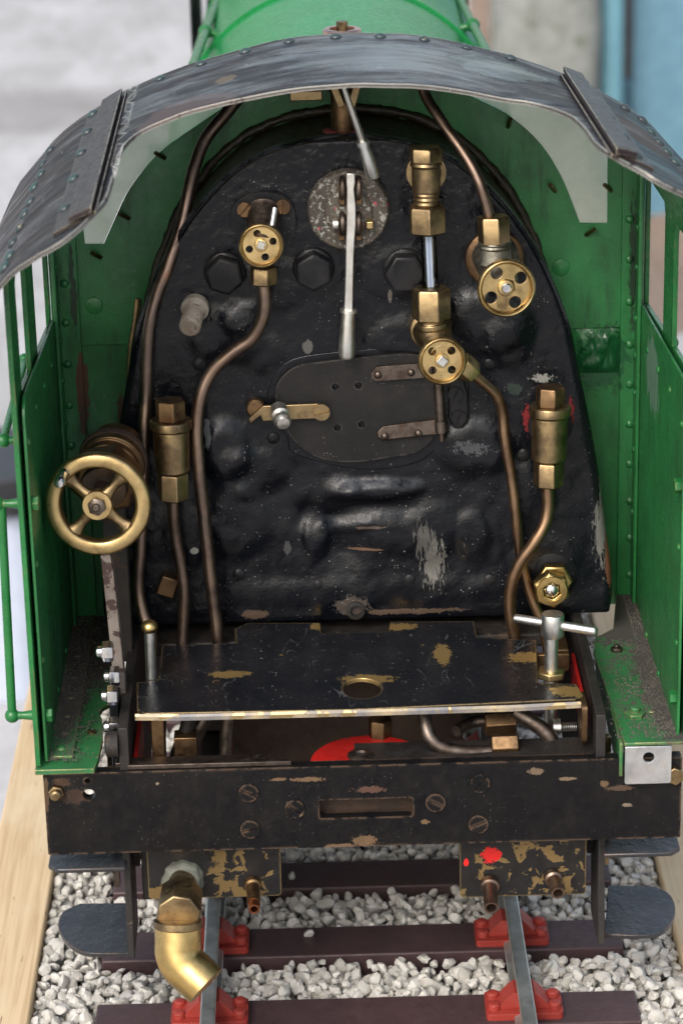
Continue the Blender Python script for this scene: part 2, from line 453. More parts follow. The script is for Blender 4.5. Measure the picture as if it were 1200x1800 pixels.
MAT['roof'] = paint('blued_black_roof_paint', ROOFC, (.020, .015, .016), (.2, .46), chips=[((.22, .17, .12), .3, .5, .73, .6)],
                    edge=((.62, .60, .54), .5, 1.7, .34), speck=.7, bump=.03, bscale=.2, blobs=gblob, scratch=.25, rsc=(.12, (.3, 1, .3)), specn=(.05, 1.0, .05, (.55, 1.3, .4), .50, .78), gloss=((14, 110, 372), (62, 70, 40)))  # pale edge colour: wear, plus a painted sky highlight along the rim
roof = m.build('cab_roof', 'roof', loco, smooth=60, label='black riveted cab roof with cut-out rear edge and worn rim with a painted pale highlight')
sm = roof.modifiers.new('thickness', 'SOLIDIFY'); sm.thickness = .0017; sm.offset = -1
bv = roof.modifiers.new('bevel', 'BEVEL'); bv.width = .0004; bv.segments = 2; bv.limit_method = 'ANGLE'; bv.angle_limit = math.radians(60)
MAT['roof_strip'] = paint('purple_black_strip_paint', (.020, .016, .019), (.028, .02, .021), (.25, .45), edge=((.55, .48, .36), .6, .7, .4), speck=.5, bump=.05, spec=.2)
MAT['roof_rivet'] = paint('blue_green_rivet_paint', (.035, .045, .05), (.03, .07, .065), (.25, .45), chips=[((.3, .22, .12), .6, .2, .66, .5)], bump=.2)
for q in ((165, 205), (155, 237), (140, 277), (127, 322), (114, 373)):
    P = PR(*q); P.x = -102.4; P.z = rz(P.x, P.y)+1.5; rivet(roof, P, rn(P.x, P.y), 2.5, 'roof_rivet')
for q in ((88, 265), (75, 290), (72, 307), (60, 330), (53, 355), (43, 377), (35, 400), (22, 427), (17, 450), (8, 470)):
    P = PR(*q); P.z = rz(P.x, P.y)+.1; rivet(roof, P, rn(P.x, P.y), 2.6, 'roof_rivet')
for q in ((280, 145), (353, 115), (431, 90), (508, 74), (590, 65), (668, 63), (745, 67), (818, 78), (896, 99)):
    P = PR(*q); P.y = 147.5; P.z = rz(P.x, P.y)+.1; rivet(roof, P, rn(P.x, P.y), 2.6, 'roof_rivet')
for q in ((1018, 148), (1042, 182), (1067, 212), (1095, 246), (1118, 280)):
    P = PR(*q); P.x = 100+(P.x-100)*.5; P.z = rz(P.x, P.y)+1.5; rivet(roof, P, rn(P.x, P.y), 2.6, 'roof_rivet')
for q in ((1098, 190), (1128, 211), (1144, 232), (1158, 250), (1172, 267), (1186, 285), (1197, 303), (1034, 158)):
    P = PR(*q); P.z = rz(P.x, P.y)+.1; rivet(roof, P, rn(P.x, P.y), 2.7, 'roof_rivet')
def roof_strip(name, xa, xb, y0, y1, dz, t, cut=4.0, label=None):
    """a bar lying along the roof between two X, with its rear inner corner cut off"""
    m = MB(); n = 14; vs = []
    for i in range(n+1):
        Y = y0+(y1-y0)*i/n
        for X in (xa, (xa+xb)/2, xb):
            vs.append(Vector((X, Y+(cut*abs(X-xb)/abs(xa-xb) if i == 0 else 0), rz(X, Y)+dz)))
    k = len(vs); vs += [v-Vector((0, 0, t)) for v in vs]; fs = []
    for i in range(n):
        for j in range(2):
            a = i*3+j; fs += [(a, a+1, a+4, a+3), (k+a, k+a+3, k+a+4, k+a+1)]
        fs += [(i*3, i*3+3, k+i*3+3, k+i*3), (i*3+2, k+i*3+2, k+i*3+5, i*3+5)]
    fs += [(0, k, k+1, 1), (1, k+1, k+2, 2), (n*3, n*3+1, k+n*3+1, k+n*3), (n*3+1, n*3+2, k+n*3+2, k+n*3+1)]
    m.add(vs, fs); return m.build(name, 'roof_strip', roof, bevel=.35, label=label)
roof_strip('runner_base', -104.5, -88.5, -46, 146, 1.4, 1.6)
roof_strip('runner_strip', -98.5, -90, -48, 142, 4.0, 2.4, label='raised bar along the left roof wing')
roof_strip('runner_base', 104.5, 89, -42, 146, 1.4, 1.6)
roof_strip('runner_strip', 98.5, 90.5, -44, 148, 4.2, 2.6, label='raised bar along the right roof wing')

# ---------------------------------------------------------------- cab front plate (weatherboard) with two windows
def xz(P): return (P.x, P.z)
wl_in = [xz(PY(x, y, YW-1)) for x, y in ((183, 428), (200, 390), (222, 342), (247, 305), (278, 270), (312, 243), (350, 217), (385, 193), (425, 172), (470, 158))]
wl_out = [xz(PY(x, y, YW-1)) for x, y in ((150, 428), (147, 400))]
winL = smooth_poly(wl_in, 3)+[(-40, 358), (-62, 353), (-85, 345), (-100, 336), (-109, 327), wl_out[1], wl_out[0]]
wr_in = [xz(PY(x, y, YW-1)) for x, y in ((1018, 391), (1001, 345), (985, 308), (960, 266), (928, 230), (890, 200), (852, 180), (817, 164))]
xr = PY(1066, 391, YW-1).x
winR = smooth_poly(wr_in, 3)+[(wr_in[-1][0]-.5, 352), (60, 353), (85, 347), (100, 339), (xr-.3, 330), (xr, xz(PY(1066, 391, YW-1))[1])]
zj = PY(180, 605, YW-1).z                                # joint between upper and lower sheets
XS = 124.0
top = [(X, rz(X, 160)-1.9) for X in np.linspace(XS, -XS, 41)]
MAT['green_in'] = paint('green_cab_paint', (.026, .185, .052), (.020, .135, .038), (.22, .45), chips=[((.05, .03, .018), 0, .14, .735, .6)],
                        speck=.3, bump=.3, bscale=.3, grime=((.008, .024, .011), .7, (1, 1, .14)),
                        blobs=[(tuple(PY(147, 690, 148)), (3.2, 6, 22), (.12, .055, .03), 0, .75, .7, .12, (1, 1, 1)),
                               (tuple(PY(215, 735, 148)), (3, 6, 14), (.09, .05, .03), 0, .75, .8, .2, (1, 1, 1)),
                               (tuple(PX(205, 900, -124)), (4, 22, 14), (.10, .2, .13), 0, .6, .9, .3, (1, 1, .15)),
                               (tuple(PX(1150, 660, 124)), (4, 26, 18), (.11, .22, .15), 0, .6, .9, .25, (1, 1, .2)),
                               (tuple(PY(128, 500, 150)), (2, 6, 24), (.008, .03, .012), 0, .5, 1.6, .4, (1, 1, .3)),
                               (tuple(PY(1112, 470, 150)), (2.4, 6, 36), (.008, .03, .012), 0, .5, 1.6, .4, (1, 1, .3)),
                               (tuple(PY(1060, 630, 150)), (14, 6, 16), (.010, .085, .028), 0, .2, 1.2, .3, (1, 1, 1))])
m = MB(); m.plate((0, YW-2.5, 0), (1, 0, 0), (0, 0, 1), [(-XS+8, zj), (XS-7.5, zj+2)]+[(min(max(x, -XS+8), XS-7.5), z) for x, z in top], 1.4, [winL, winR])
wb = m.build('weatherboard', 'green_in', loco, bevel=.2, label='upper green cab front sheet with two curved windows')
m = MB(); m.plate((0, YW-1.0, 0), (1, 0, 0), (0, 0, 1), [(-XS, 117), (XS, 117), (XS, zj+30), (-XS, zj+30)], 1.4)
m.build('lower_sheet', 'green_in', wb)
g = G('dusty_perspex')
g.b.inputs['Transmission Weight'].default_value = 0; g.done((.76, .76, .66), .1)
tr = g.n.new('ShaderNodeBsdfTransparent'); tr.inputs[0].default_value = (.92, .95, .9, 1)
tl = g.n.new('ShaderNodeBsdfTranslucent'); tl.inputs[0].default_value = (.78, .8, .7, 1)
mt_ = g.n.new('ShaderNodeMixShader'); mt_.inputs[0].default_value = .5; g.l.new(g.b.outputs[0], mt_.inputs[1]); g.l.new(tl.outputs[0], mt_.inputs[2])
mx = g.n.new('ShaderNodeMixShader'); g.l.new(tr.outputs[0], mx.inputs[1]); g.l.new(mt_.outputs[0], mx.inputs[2])
g.put(mx.inputs[0], g.lin(g.noise(.06, 5, .6), .3, .7, .5, .8)); g.l.new(mx.outputs[0], g.out.inputs[0])
MAT['perspex'] = g.m
for wn_, lb in ((winL, 'yellowed left spectacle window pane'), (winR, 'dusty right spectacle window pane')):
    cx = sum(q[0] for q in wn_)/len(wn_); cz = sum(q[1] for q in wn_)/len(wn_)
    m = MB(); m.plate((0, YW-.95, 0), (1, 0, 0), (0, 0, 1), [(cx+(x-cx)*1.03, cz+(z-cz)*1.03) for x, z in wn_], .8)
    m.build('window_pane', 'perspex', wb, label=lb)
# short studs that hold the panes
for (x, y, a) in ((178, 453, -.6), (227, 384, -.6), (290, 278, -.6), (1029, 413, .5), (975, 336, -.4), (892, 223, .1), (1073, 335, -.5), (800, 158, -.4)):
    P = PY(x, y, YW-2.6); m = MB(); d = Vector((math.sin(a)*1.6, -1, math.cos(a)*1.0)).normalized()
    m.cyl(P, P+d*6.2, .95, n=10); m.build('stud', 'brass_dull', wb)
for (x, y) in ((166, 537), (985, 470)):
    P = PY(x, y, YW-2.5); m = MB(); m.lathe(P, (0, -1, 0), [(-.3, 4), (.4, 3.6), (.8, 2.4), (.9, .1)], 16); m.build('filler_patch', 'green_in', wb)
# lumpy weld under the right-hand joint
m = MB(); c = PY(1048, 612, YW-4)
n1_, n2_ = 26, 16; vs = []; fs = []
for i in range(n2_+1):
    for j in range(n1_+1):
        u_, v_ = j/n1_, i/n2_
        e = min(u_, 1-u_, v_, 1-v_)*4; e = min(1, e)
        h = e*(2.2+1.8*mnoise.noise(Vector((u_*5, v_*4, 2)))+.8*mnoise.noise(Vector((u_*13, v_*11, 5))))
        vs.append(Vector((c.x-10+20*u_, YW-1.2-max(0, h), c.z-12+21*v_)))
for i in range(n2_):
    for j in range(n1_):
        a = i*(n1_+1)+j; fs.append((a, a+1, a+n1_+2, a+n1_+1))
m.add(vs, fs); m.build('weld_patch', 'green_in', wb, smooth=80)
# corner angles and their rivets
for sx in (-1, 1):
    xi = 113.0 if sx < 0 else 115.6
    an = MB(); an.box((sx*(xi+XS+1)/2, YW-3.6, 222), (XS+1-xi, 2.0, 208)); an.box((sx*122.2, YW-9, 222), (1.6, 12, 208))
    ang = an.build('corner_angle', 'green_in', loco, bevel=.4)
    ys = (498, 567, 640, 712, 783, 855, 925) if sx < 0 else (385, 455, 530, 605, 675, 745, 815, 880, 945, 1010)
    for i, y in enumerate(ys):
        P = PY((113+i*3) if sx < 0 else 1106, y, YW-4.6); P.y = YW-4.6; rivet(ang, P, (0, -1, .15), 1.9, 'green_in')
    ys = (415, 470, 535, 600, 670, 745) if sx < 0 else (400, 470, 560, 625, 690, 790, 900)
    for y in ys:
        P = PY(100 if sx < 0 else 1120, y, YW-10); P.x = sx*121.3; rivet(ang, P, (-sx, -.1, 0), 1.5, 'green_in')

# ---------------------------------------------------------------- cab sides, inner linings, handrails
def side_sheet(sx):
    xo = 127.6
    zt_ = lambda Y: rz(sx*126.5, Y)-2.2
    topl = [(Y, zt_(Y)) for Y in (152, 120, 90, 60, 30, 8)]
    outer = [(0, 119), (153, 119)]+topl+[(2, zt_(0)-4), (0, zt_(0)-12)]
    def zs(Y): return 266-(Y-20)*.1
    dz = 3 if sx > 0 else 0
    h1 = [(22, zs(22)+dz), (61, zs(61)+dz), (61, 310), (57, 315), (33, 317), (22, 308)]
    h2 = [(88, zs(88)+dz), (148, zs(148)+dz), (148, 312), (92, 315), (88, 311)]
    m = MB(); m.plate((sx*(xo if sx < 0 else xo-2), 0, 0), (0, 1, 0), (0, 0, 1), outer, -2.0 if sx < 0 else -2.0, [h1, h2])
    s = m.build('cab_side_sheet', 'green', loco, bevel=.25)
    # lining on the inside, its top edge just below the window sill
    m = MB(); lin = [(4, 119), (148, 119), (148, 257.5), (12, 268)]+[(12-8*math.sin(t), 260+8*math.cos(t)) for t in (.3, .7, 1.1, 1.5)]
    m.plate((sx*124.3 if sx < 0 else sx*124.3-1.2, 0, 0), (0, 1, 0), (0, 0, 1), lin, -1.2)
    l = m.build('lining_sheet', 'green_in', s, bevel=.25)
    m = MB(); m.box((sx*125, 76, 256), (1.1, 136, 2)); m.build('window_channel', 'void_black', s)
    for (Y, Z) in ((10, 250), (45, 252), (80, 249), (115, 246), (10, 200), (10, 160), (60, 124), (100, 124)):
        rivet(s, (sx*123.1, Y, Z), (-sx, 0, 0), 1.6, 'green')
    # handrails outside
    hx = sx*136.3
    def knob(Y, Z, inner=True):
        m = MB(); m.ball((hx, Y, Z), 2.9); m.lathe((hx, Y, Z), (-sx, 0, 0), [(0, 1.9), (4, 1.5), (7.5, 2.0), (8.6, 2.4)], 14)
        m.build('handrail_knob', 'green', s)
        if inner: hexbolt(s, (sx*123, Y, Z), (-sx, 0, 0), 2.9, 2.6, 'green', 'nut', .3)
    m = MB(); m.cyl((hx, 8, 137.5), (hx+sx*-1.6, 8, 226), 1.75, n=14); m.build('handrail', 'green', s)
    knob(8, 137.5); knob(8, 226)
    m = MB(); m.cyl((hx, 42, 239.5), (hx, 138, 241.5), 1.6, n=14); m.build('handrail', 'green', s)
    knob(42, 239.5, False); knob(138, 241.5, False)
    return s
side_sheet(-1); side_sheet(1)

# ---------------------------------------------------------------- footplates left and right
CIN = ((.075, .068, .058), .75, .48, .66)
MAT['green_floor'] = paint('green_floor_paint', (.030, .165, .055), (.024, .12, .042), (.3, .5), chips=[((.10, .055, .04), 0, .12, .7, .7)],
                           edge=((.45, .33, .15), .8, 1.2, .42), dust=CIN, speck=.2, bump=.3, bscale=.4,
                           blobs=[((124, 60, 122), (12, 90, 8), (.05, .046, .04), 0, .9, .9, .2, (1, 1, 1)), ((112, 120, 122), (22, 34, 8), (.05, .046, .04), 0, .9, .9, .2, (1, 1, 1)),
                                  ((-118, 72, 118), (7, 56, 8), (.062, .057, .047), 0, .9, .9, .2, (1, 1, 1)), ((-112, 112, 118), (20, 46, 8), (.05, .045, .038), 0, .9, .9, .2, (1, 1, 1))])
def xy(P): return (P.x, P.y)
ol = [(-127.9, -1.5), (-104.8, -1.5), (-103.6, 6), (-103, 26), (-104.5, 44), (-106, 50), (-105, 55), (-99.6, 62), (-99.4, 110), (-99.4, 151), (-127.9, 151)]
m = MB(); m.plate((0, 0, 118.2), (1, 0, 0), (0, 1, 0), ol, 2.2)
fpl = m.build('footplate', 'green_floor', loco, bevel=.3, label='left green footplate strewn with cinders')
m = MB(); m.plate((0, 0, 119.8), (1, 0, 0), (0, 1, 0), [(-124, 7), (-113.6, 7), (-113.2, 60), (-113.2, 150), (-124, 150)], 1.5); m.build('angle_flange', 'green_floor', fpl, bevel=.5)
for Y in (14, 28, 44, 62, 82, 104): rivet(fpl, (-118.6, Y, 119.8), (0, 0, 1), 1.9, 'green_floor')
slotted(fpl, (-107.8, 31, 118.2), (0, 0, 1), 1.9, .8, 'brass_dull', .3)
orr = [(102.0, -2.2), (127.9, -2.2), (127.9, 151), (116, 151), (110, 110), (101.5, 101), (99, 86)]
m = MB(); m.plate((0, 0, 123.2), (1, 0, 0), (0, 1, 0), orr, 1.3)
fpr = m.build('footplate', 'green_floor', loco, bevel=.3, label='right green footplate with bolt heads and cinders')
m = MB(); m.plate((100.2, 0, 0), (0, 1, 0), (0, 0, 1), [(-1, 108), (88, 112), (88, 121), (60, 122.6), (-1, 122.6)], -1.6); m.build('downturned_flange', 'green_floor', fpr, bevel=.6)
hexbolt(fpr, PZ(1115, 1258, 123.2), (0, 0, 1), 4.3, 1.8, 'green_floor', stud=1.9)
hexbolt(fpr, PZ(1083, 1144, 123.2), (0, 0, 1), 2.6, 1.6, 'steel_dark', stud=1.2)
for q in ((1145, 1250), (1170, 1200), (1185, 1280)): rivet(fpr, PZ(*q, 123.2), (0, 0, 1), 1.8, 'green_floor')
# cinders lying on the footplates: small real grains
def grains(name, zone, n, z, mat, parent, rmax=.9):
    vs = []; fs = []; rg = random.Random(5+n)
    for _ in range(n):
        x, y = zone(rg)
        if x > 0 and y > 98: x = max(x, 118.5)
        r = rg.uniform(.2, rmax)*rg.random()**.5+.12
        k = len(vs); a = rg.random()*6.28
        for t in range(4): vs.append(Vector((x+r*math.cos(a+t*1.57)*rg.uniform(.6, 1.2), y+r*math.sin(a+t*1.57)*rg.uniform(.6, 1.2), z-.1)))
        vs.append(Vector((x+rg.uniform(-.2, .2), y, z+r*rg.uniform(.5, 1.1))))
        fs += [(k, k+1, k+4), (k+1, k+2, k+4), (k+2, k+3, k+4), (k+3, k, k+4)]
    m = MB(); m.add(vs, fs); o = m.build(name, mat, parent, smooth=10); o['kind'] = 'stuff'; return o
MAT['cinder'] = paint('cinders', (.045, .04, .035), (.09, .08, .065), (.7, .95), chips=[((.3, .27, .2), 0, .9, .68, .8)], bump=.1)
grains('cinders', lambda r: (123.5-abs(r.gauss(0, 11)), r.uniform(2, 145)) , 3200, 123.2, 'cinder', fpr)
grains('cinders', lambda r: (-123.5+abs(r.gauss(0, 7.5)), r.uniform(3, 148)), 2200, 119.8, 'cinder', fpl, .7)
# aluminium bracket hanging from the right footplate
a = PY(1098, 1312, -2.6); b = PY(1178, 1374, -2.6)
hole = PY(1139, 1331, -2.6)
m = MB(); m.plate((0, -2.8, 0), (1, 0, 0), (0, 0, 1), rrect(a.x, b.z-.5, b.x, 121.6, .9), 1.4, [circ(hole.x, hole.z, mm(10, hole), 20)])
m.plate((0, 0, 121.7), (1, 0, 0), (0, 1, 0), [(a.x, -2.6), (b.x, -2.6), (b.x, 14), (a.x, 14)], 1.2)
m.build('bracket', 'alloy', fpr, bevel=.25, label='bare aluminium bracket with a round hole')
# ---------------------------------------------------------------- backhead
edge_px = [(640, 240), (700, 246), (765, 264), (825, 298), (880, 350), (920, 400), (950, 450), (972, 495), (1000, 568), (1017, 650), (1037, 745), (1053, 840), (1066, 940), (1074, 1000), (1076, 1050)]
pe = [PB(*q) for q in edge_px]
BX = 1.0                                                # middle of the backhead
wz = sorted([(p.z, p.x-BX) for p in pe])
ZB0 = PB(1070, 1078).z; ZB1 = pe[0].z
_oc = [(-(wz[-2][1]), wz[-2][0]), (0.0, wz[-1][0]+.5)]+[(w_, z_) for z_, w_ in reversed(wz[:-1])]
_od = smooth_poly(_oc, 14)[14:]                          # from the crown down the right-hand edge
ZB1 = _od[0][1]
_oz, _ow = [], []
for x_, z_ in _od:
    if not _oz or z_ < _oz[-1]-1e-4: _oz.append(z_); _ow.append(max(0, x_))
_oz, _ow = _oz[::-1], _ow[::-1]
def halfw(z):
    if z <= wz[0][0]: return wz[0][1]-max(0, (wz[0][0]-z))*.15
    return float(np.interp(z, _oz, _ow))
bumps = [(662, 860, 72, 15, 5.0), (600, 862, 30, 22, 2.0), (430, 560, 38, 28, 2.6), (395, 590, 60, 40, 1.8), (855, 565, 70, 50, 3.6), (890, 600, 40, 40, 2.0), (835, 785, 65, 42, 4.0), (395, 790, 42, 46, 4.0),
         (440, 830, 60, 40, 2.0), (415, 915, 55, 60, 3.0), (590, 915, 45, 16, -4.0), (555, 940, 22, 40, 2.6), (612, 922, 48, 10, 2.0), (600, 965, 40, 30, -3.2), (690, 945, 40, 30, 1.4), (760, 930, 40, 50, 2.2), (830, 940, 28, 40, 2.0),
         (660, 893, 80, 12, -2.4), (500, 850, 40, 40, -1.5), (540, 905, 25, 22, -3), (720, 600, 70, 40, 1.8), (480, 500, 60, 40, 1.4), (640, 1040, 240, 24, 1.0), (460, 620, 40, 30, 1.6), (930, 880, 40, 60, 1.6), (330, 930, 40, 60, 1.5), (700, 480, 60, 40, 1.2), (960, 985, 60, 42, 2.0)]
bl = [(PB(x, y), rx_*.235, ry_*.25, h) for x, y, rx_, ry_, h in bumps]
dc = PB(618, 718)
def bh_h(x, z):
    h = 0.0
    for c, a, b, k in bl:
        q = ((x-c.x)/a)**2+((z-c.z)/b)**2
        if q < 6: h += k*.8*math.exp(-q*q*q*.7) if k > 0 else k*.8*math.exp(-q)
    n = mnoise.fractal(Vector((x*.06, z*.06, 3.1)), 1.0, 2.0, 4)
    low = 1/(1+math.exp((z-238)/12))                      # rougher cladding below the door
    d = ((x-dc.x)/36)**4+((z-dc.z)/26)**4
    k = min(1, d)                                       # flat where the door shuts
    v = mnoise.voronoi(Vector((x*.075+n*.25, z*.085, 4.0)))[0]
    lump = max(0, .55-v[0])                              # separate cast lumps
    crease = max(0, .10-(v[1]-v[0]))*8
    h += n*(.22+.4*low)+(.2+.5*low)*(2.0*lump*lump-.4*crease)+.22*mnoise.noise(Vector((x*.22, z*.22, 8)))+.14*mnoise.noise(Vector((x*.5, z*.5, 0)))
    return h*k
m = MB(); NR, NC = 190, 170; rows = []
for i in range(NR+1):
    t = i/NR; z = ZB0+(ZB1-ZB0)*(1-(1-t)**1.7)
    hw = halfw(min(z, ZB1-.02)) if i < NR else .5
    for j in range(NC+1):
        u_ = -1+2*j/NC; x = BX+hw*u_
        dist = min(hw*(1-abs(u_)), (z-ZB0)+1.0, (ZB1-z)*1.0+.0)
        rnd = 2.6*(1-min(1, dist/3.2))**2                 # rounded flange
        y0 = 100+(z-140)*.03
        m.v.append(Vector((x, y0-bh_h(x, z)*min(1, dist/5)+rnd, z)))
for i in range(NR):
    for j in range(NC):
        a = i*(NC+1)+j; m.f.append((a, a+1, a+NC+2, a+NC+1))
# sides run back to the cab front
ring = [i*(NC+1)+NC for i in range(NR+1)]+[i*(NC+1) for i in range(NR, -1, -1)]
k = len(m.v)
for idx in ring:
    v = m.v[idx]; m.v.append(Vector((v.x, 106+(v.z-140)*.03, v.z)))
for i in range(len(ring)-1): m.f.append((ring[i], ring[i+1], k+i+1, k+i))
BHB = []
def bb(px, py, rx_, rz_, col, me=0, ro=.5, amp=1.1, ns=.4, st=(1, 1, 1)):
    BHB.append((tuple(PB(px, py, 1)), (rx_, 12, rz_), col, me, ro, amp, ns, st))
bb(760, 985, 5, 11, (.14, .135, .122), .3, .5, 2.6, .8, (1, 1, .14))
bb(745, 945, 4, 9, (.085, .083, .078), .3, .5, 2.6, .8, (1, 1, .14))
bb(1058, 930, 3.2, 18, (.14, .14, .13), .3, .55, 2.4, .8, (1, 1, .14))
bb(1072, 960, 2.2, 24, (.13, .055, .03), 0, .7, .8, .3)
bb(952, 666, 5, 2.0, (.22, .215, .2), 0, .85, 2.0, .6)
bb(905, 685, 4, 3, (.02, .032, .027), 0, .8, 1.0, .3)
bb(928, 738, 2.2, 6, (.17, .016, .018), 0, .5, 1.8, .6)
bb(1003, 725, 1.6, 6, (.17, .016, .018), 0, .5, 1.8, .6)
bb(825, 785, 7, 3.4, (.05, .053, .058), 0, .6, 2.2, .6)
bb(636, 968, 9, .8, (.12, .065, .04), 0, .6, .8, .3)
bb(650, 928, 8, .8, (.08, .055, .045), 0, .6, .8, .3)
bb(540, 612, 2.6, 3.4, (.085, .082, .076), 0, .7, .9, .3)
bb(618, 1066, 9, 5, (.06, .048, .042), 0, .7, 1.0, .3)
bb(446, 1082, 6, 2.5, (.07, .045, .03), 0, .7, 1.0, .3)
bb(720, 1076, 24, 1.4, (.07, .045, .03), 0, .7, 1.2, .3)
bb(365, 760, 1.6, 7, (.1, .105, .105), 0, .7, .9, .3)
bb(685, 522, 1.0, 3.4, (.09, .08, .07), 0, .6, .5, .3)
bb(342, 968, 2.2, 1.8, (.3, .3, .26), 0, .7, .5, .3)
bb(505, 965, 2, 3.6, (.05, .05, .05), 0, .6, 1.0, .3)
MAT['backhead'] = paint('sooty_black_gloss', (.0032, .0038, .006), (.0062, .0068, .009), (.05, .30), chips=[((.045, .042, .04), 0, .3, .7, .6)],
                        speck=.6, bump=.42, bscale=.6, spec=.28, dust=((.15, .16, .185), .5, .36, .72, .25, .8), blobs=BHB)  # dust tint on up-facing slopes also paints in their sky highlights
bh = m.build('backhead', 'backhead', loco, smooth=75, label='black boiler backhead with dented cladding')
# firebox wrapper between the backhead and the cab front
m = MB(); n_ = len(ring)
vs = []; fs = []
for Y, sc, dy in ((103.5, .985, 0), (112, .982, 0), (146, .975, 0), (156, .975, 0)):
    for idx in ring:
        v = m.v[idx] if False else None
    vs += [Vector((BX+(bv_[0]-BX)*sc, Y, bv_[1]-.6)) for bv_ in [(BX+s_*halfw(z), z) for s_, z in
           [(1, ZB0+(ZB1-.05-ZB0)*(1-(1-i/60)**1.6)) for i in range(61)]+[(-1, ZB0+(ZB1-.05-ZB0)*(1-(1-i/60)**1.6)) for i in range(60, -1, -1)]]]
q_ = 122
for r_ in range(3):
    for i in range(q_-1):
        a = r_*q_+i; fs.append((a, a+1, a+q_+1, a+q_))
m = MB(); m.add(vs, fs)
MAT['wrapper'] = paint('oily_lagging', (.017, .014, .010), (.035, .026, .014), (.35, .65), chips=[((.07, .05, .025), 0, .2, .62, .7)], bump=.5, bscale=.5)
m.build('firebox_wrapper', 'wrapper', loco, smooth=70)
# rough brown lip where the wrapper meets the green sheet
pts = []
for i in range(41):
    th = math.radians(12+156*i/40)
    z = 140+(ZB1+1.2-140)*math.sin(th)**.8 if False else None
zs_ = [ZB0+62+(ZB1-.06-ZB0-62)*(1-(1-i/40)**2) for i in range(41)]
kf = lambda z: 1.0-.045*min(1, max(0, (ZB1-18-z)/60))
pts = [Vector((BX+halfw(z)*kf(z), YW-3.5, z*1.0+1.4)) for z in zs_]+[Vector((BX-halfw(z)*kf(z), YW-3.5, z+1.4)) for z in reversed(zs_)]
m = MB(); m.tube(pts, 2.0, 8, 2)
for v in m.v: v += Vector((mnoise.noise(v*.3), mnoise.noise(v*.3+Vector((9, 0, 0)))*1.0, mnoise.noise(v*.3+Vector((0, 9, 0)))))*.9
m.build('lagging_lip', 'wrapper', loco, smooth=80)
# brass strip beside the firebox at the left
a = PY(243, 525, 128); b = PY(222, 745, 122)
m = MB(); m.tube([a, (a+b)/2+Vector((-.6, 0, 0)), b], 1.5, 8); m.build('edge_strip', 'brass_dull', loco)

# ---- plugs (hexagon washout plugs)
for (x, y, r, ph) in ((395, 478, 35, .2), (551, 471, 35, .0), (711, 474, 37, .5)):
    P = PB(x, y, 0.5); r_ = mm(r, P)
    m = MB(); m.lathe(P-NB*1, NB, [(0, r_*1.08), (1.6, r_*1.05), (2.4, r_*.9)], 30); m.hexa(P+NB*1.0, NB, r_, 7.5, ph)
    m.build('washout_plug', 'black', bh, bevel=.5)
# domed stay heads under the paint
for (x, y, r) in ((428, 556, 15), (862, 560, 15), (610, 545, 12), (860, 640, 11), (800, 700, 12), (350, 640, 12), (480, 770, 11), (920, 800, 12), (420, 1010, 11), (560, 1030, 11), (720, 1020, 11), (860, 1020, 11)):
    P = PB(x, y, .4); rivet(bh, P, NB, mm(r, P), 'black', 'stay_head', .3)
# bare threaded stud, left
P = PB(345, 535, 0); Q = PB(333, 577, 17)
m = MB(); d = (Q-P); r_ = mm(21, Q)
m.lathe(P, d, [(0, r_*1.1), (2, r_*1.2), (4, r_*1.2), (4.5, r_*.9)]+[(t+4.5, r) for t, r in thread(P, d, r_*.93, d.length-5.5, .9)]+[(d.length, r_*.75)], 22)
MAT['stud_end'] = paint('limescaled_stud', (.30, .28, .24), (.16, .12, .09), (.5, .8), chips=[((.10, .05, .035), 0, .3, .6, .7)], bump=.3)
m.build('threaded_stud', 'stud_end', bh, bevel=.2)
# bottom pipe stub (a hole in the middle at the foot)
P = PB(625, 1072, .6); m = MB(); m.lathe(P, NB, [(-2, 3.9), (1.6, 3.9), (1.8, 3.3), (1.8, 2.4), (-2, 2.3)], 20, closed=True); m.lathe(P, NB, [(-2, 2.35), (-1.2, 2.35)], 16); m.build('drain_hole', 'void_black', bh)
# small brown nut, lower left
P = PB(296, 1022, 0); m = MB(); m.box(P+NB*3, (7.4, 8, 8.6), Matrix.Rotation(.35, 3, 'Y')); m.build('square_nut', 'bronze', bh, bevel=.5)

# ---------------------------------------------------------------- firehole door
off = 3.2
MAT['door'] = paint('door_black', (.0085, .0083, .0088), (.017, .0155, .015), (.35, .6), spec=.25, chips=[((.05, .045, .04), 0, .2, .7, .6)], speck=.35, bump=.2,
                    edge=((.12, .11, .1), .6, 1.2, .45))
dpx = [(560, 637), (600, 632), (660, 626), (715, 622), (745, 628), (762, 650), (766, 700), (766, 755), (752, 780), (725, 797), (690, 803), (640, 811), (600, 812), (560, 805), (525, 783), (500, 750), (487, 715), (483, 692), (490, 670), (510, 650), (535, 640)]
c0 = PB(625, 718, off)
ex, ez_ = Vector((1, 0, 0)), NB.cross(Vector((1, 0, 0))).normalized()
if ez_.z < 0: ez_ = -ez_
def loc2(x, y, o_=off):
    d = PB(x, y, o_)-c0; return (d.dot(ex), d.dot(ez_))
door_poly = smooth_poly([loc2(*q) for q in dpx]+[loc2(*dpx[0])], 3)[:-1]
holes = [circ(*loc2(x, y), mm(6.3, c0), 14) for x, y in ((589, 680), (630, 678), (593, 752), (635, 746))]
def onface(mb, poly, o_, t, hs=()):                       # a flat piece parallel to the backhead, front at offset o_
    mb.plate(c0+NB*(o_-off), ex, ez_, poly, t, hs)
m = MB(); onface(m, door_poly, off, 2.4, holes)
door = m.build('firehole_door', 'door', loco, bevel=.3, label='oval black firehole door with four air holes')
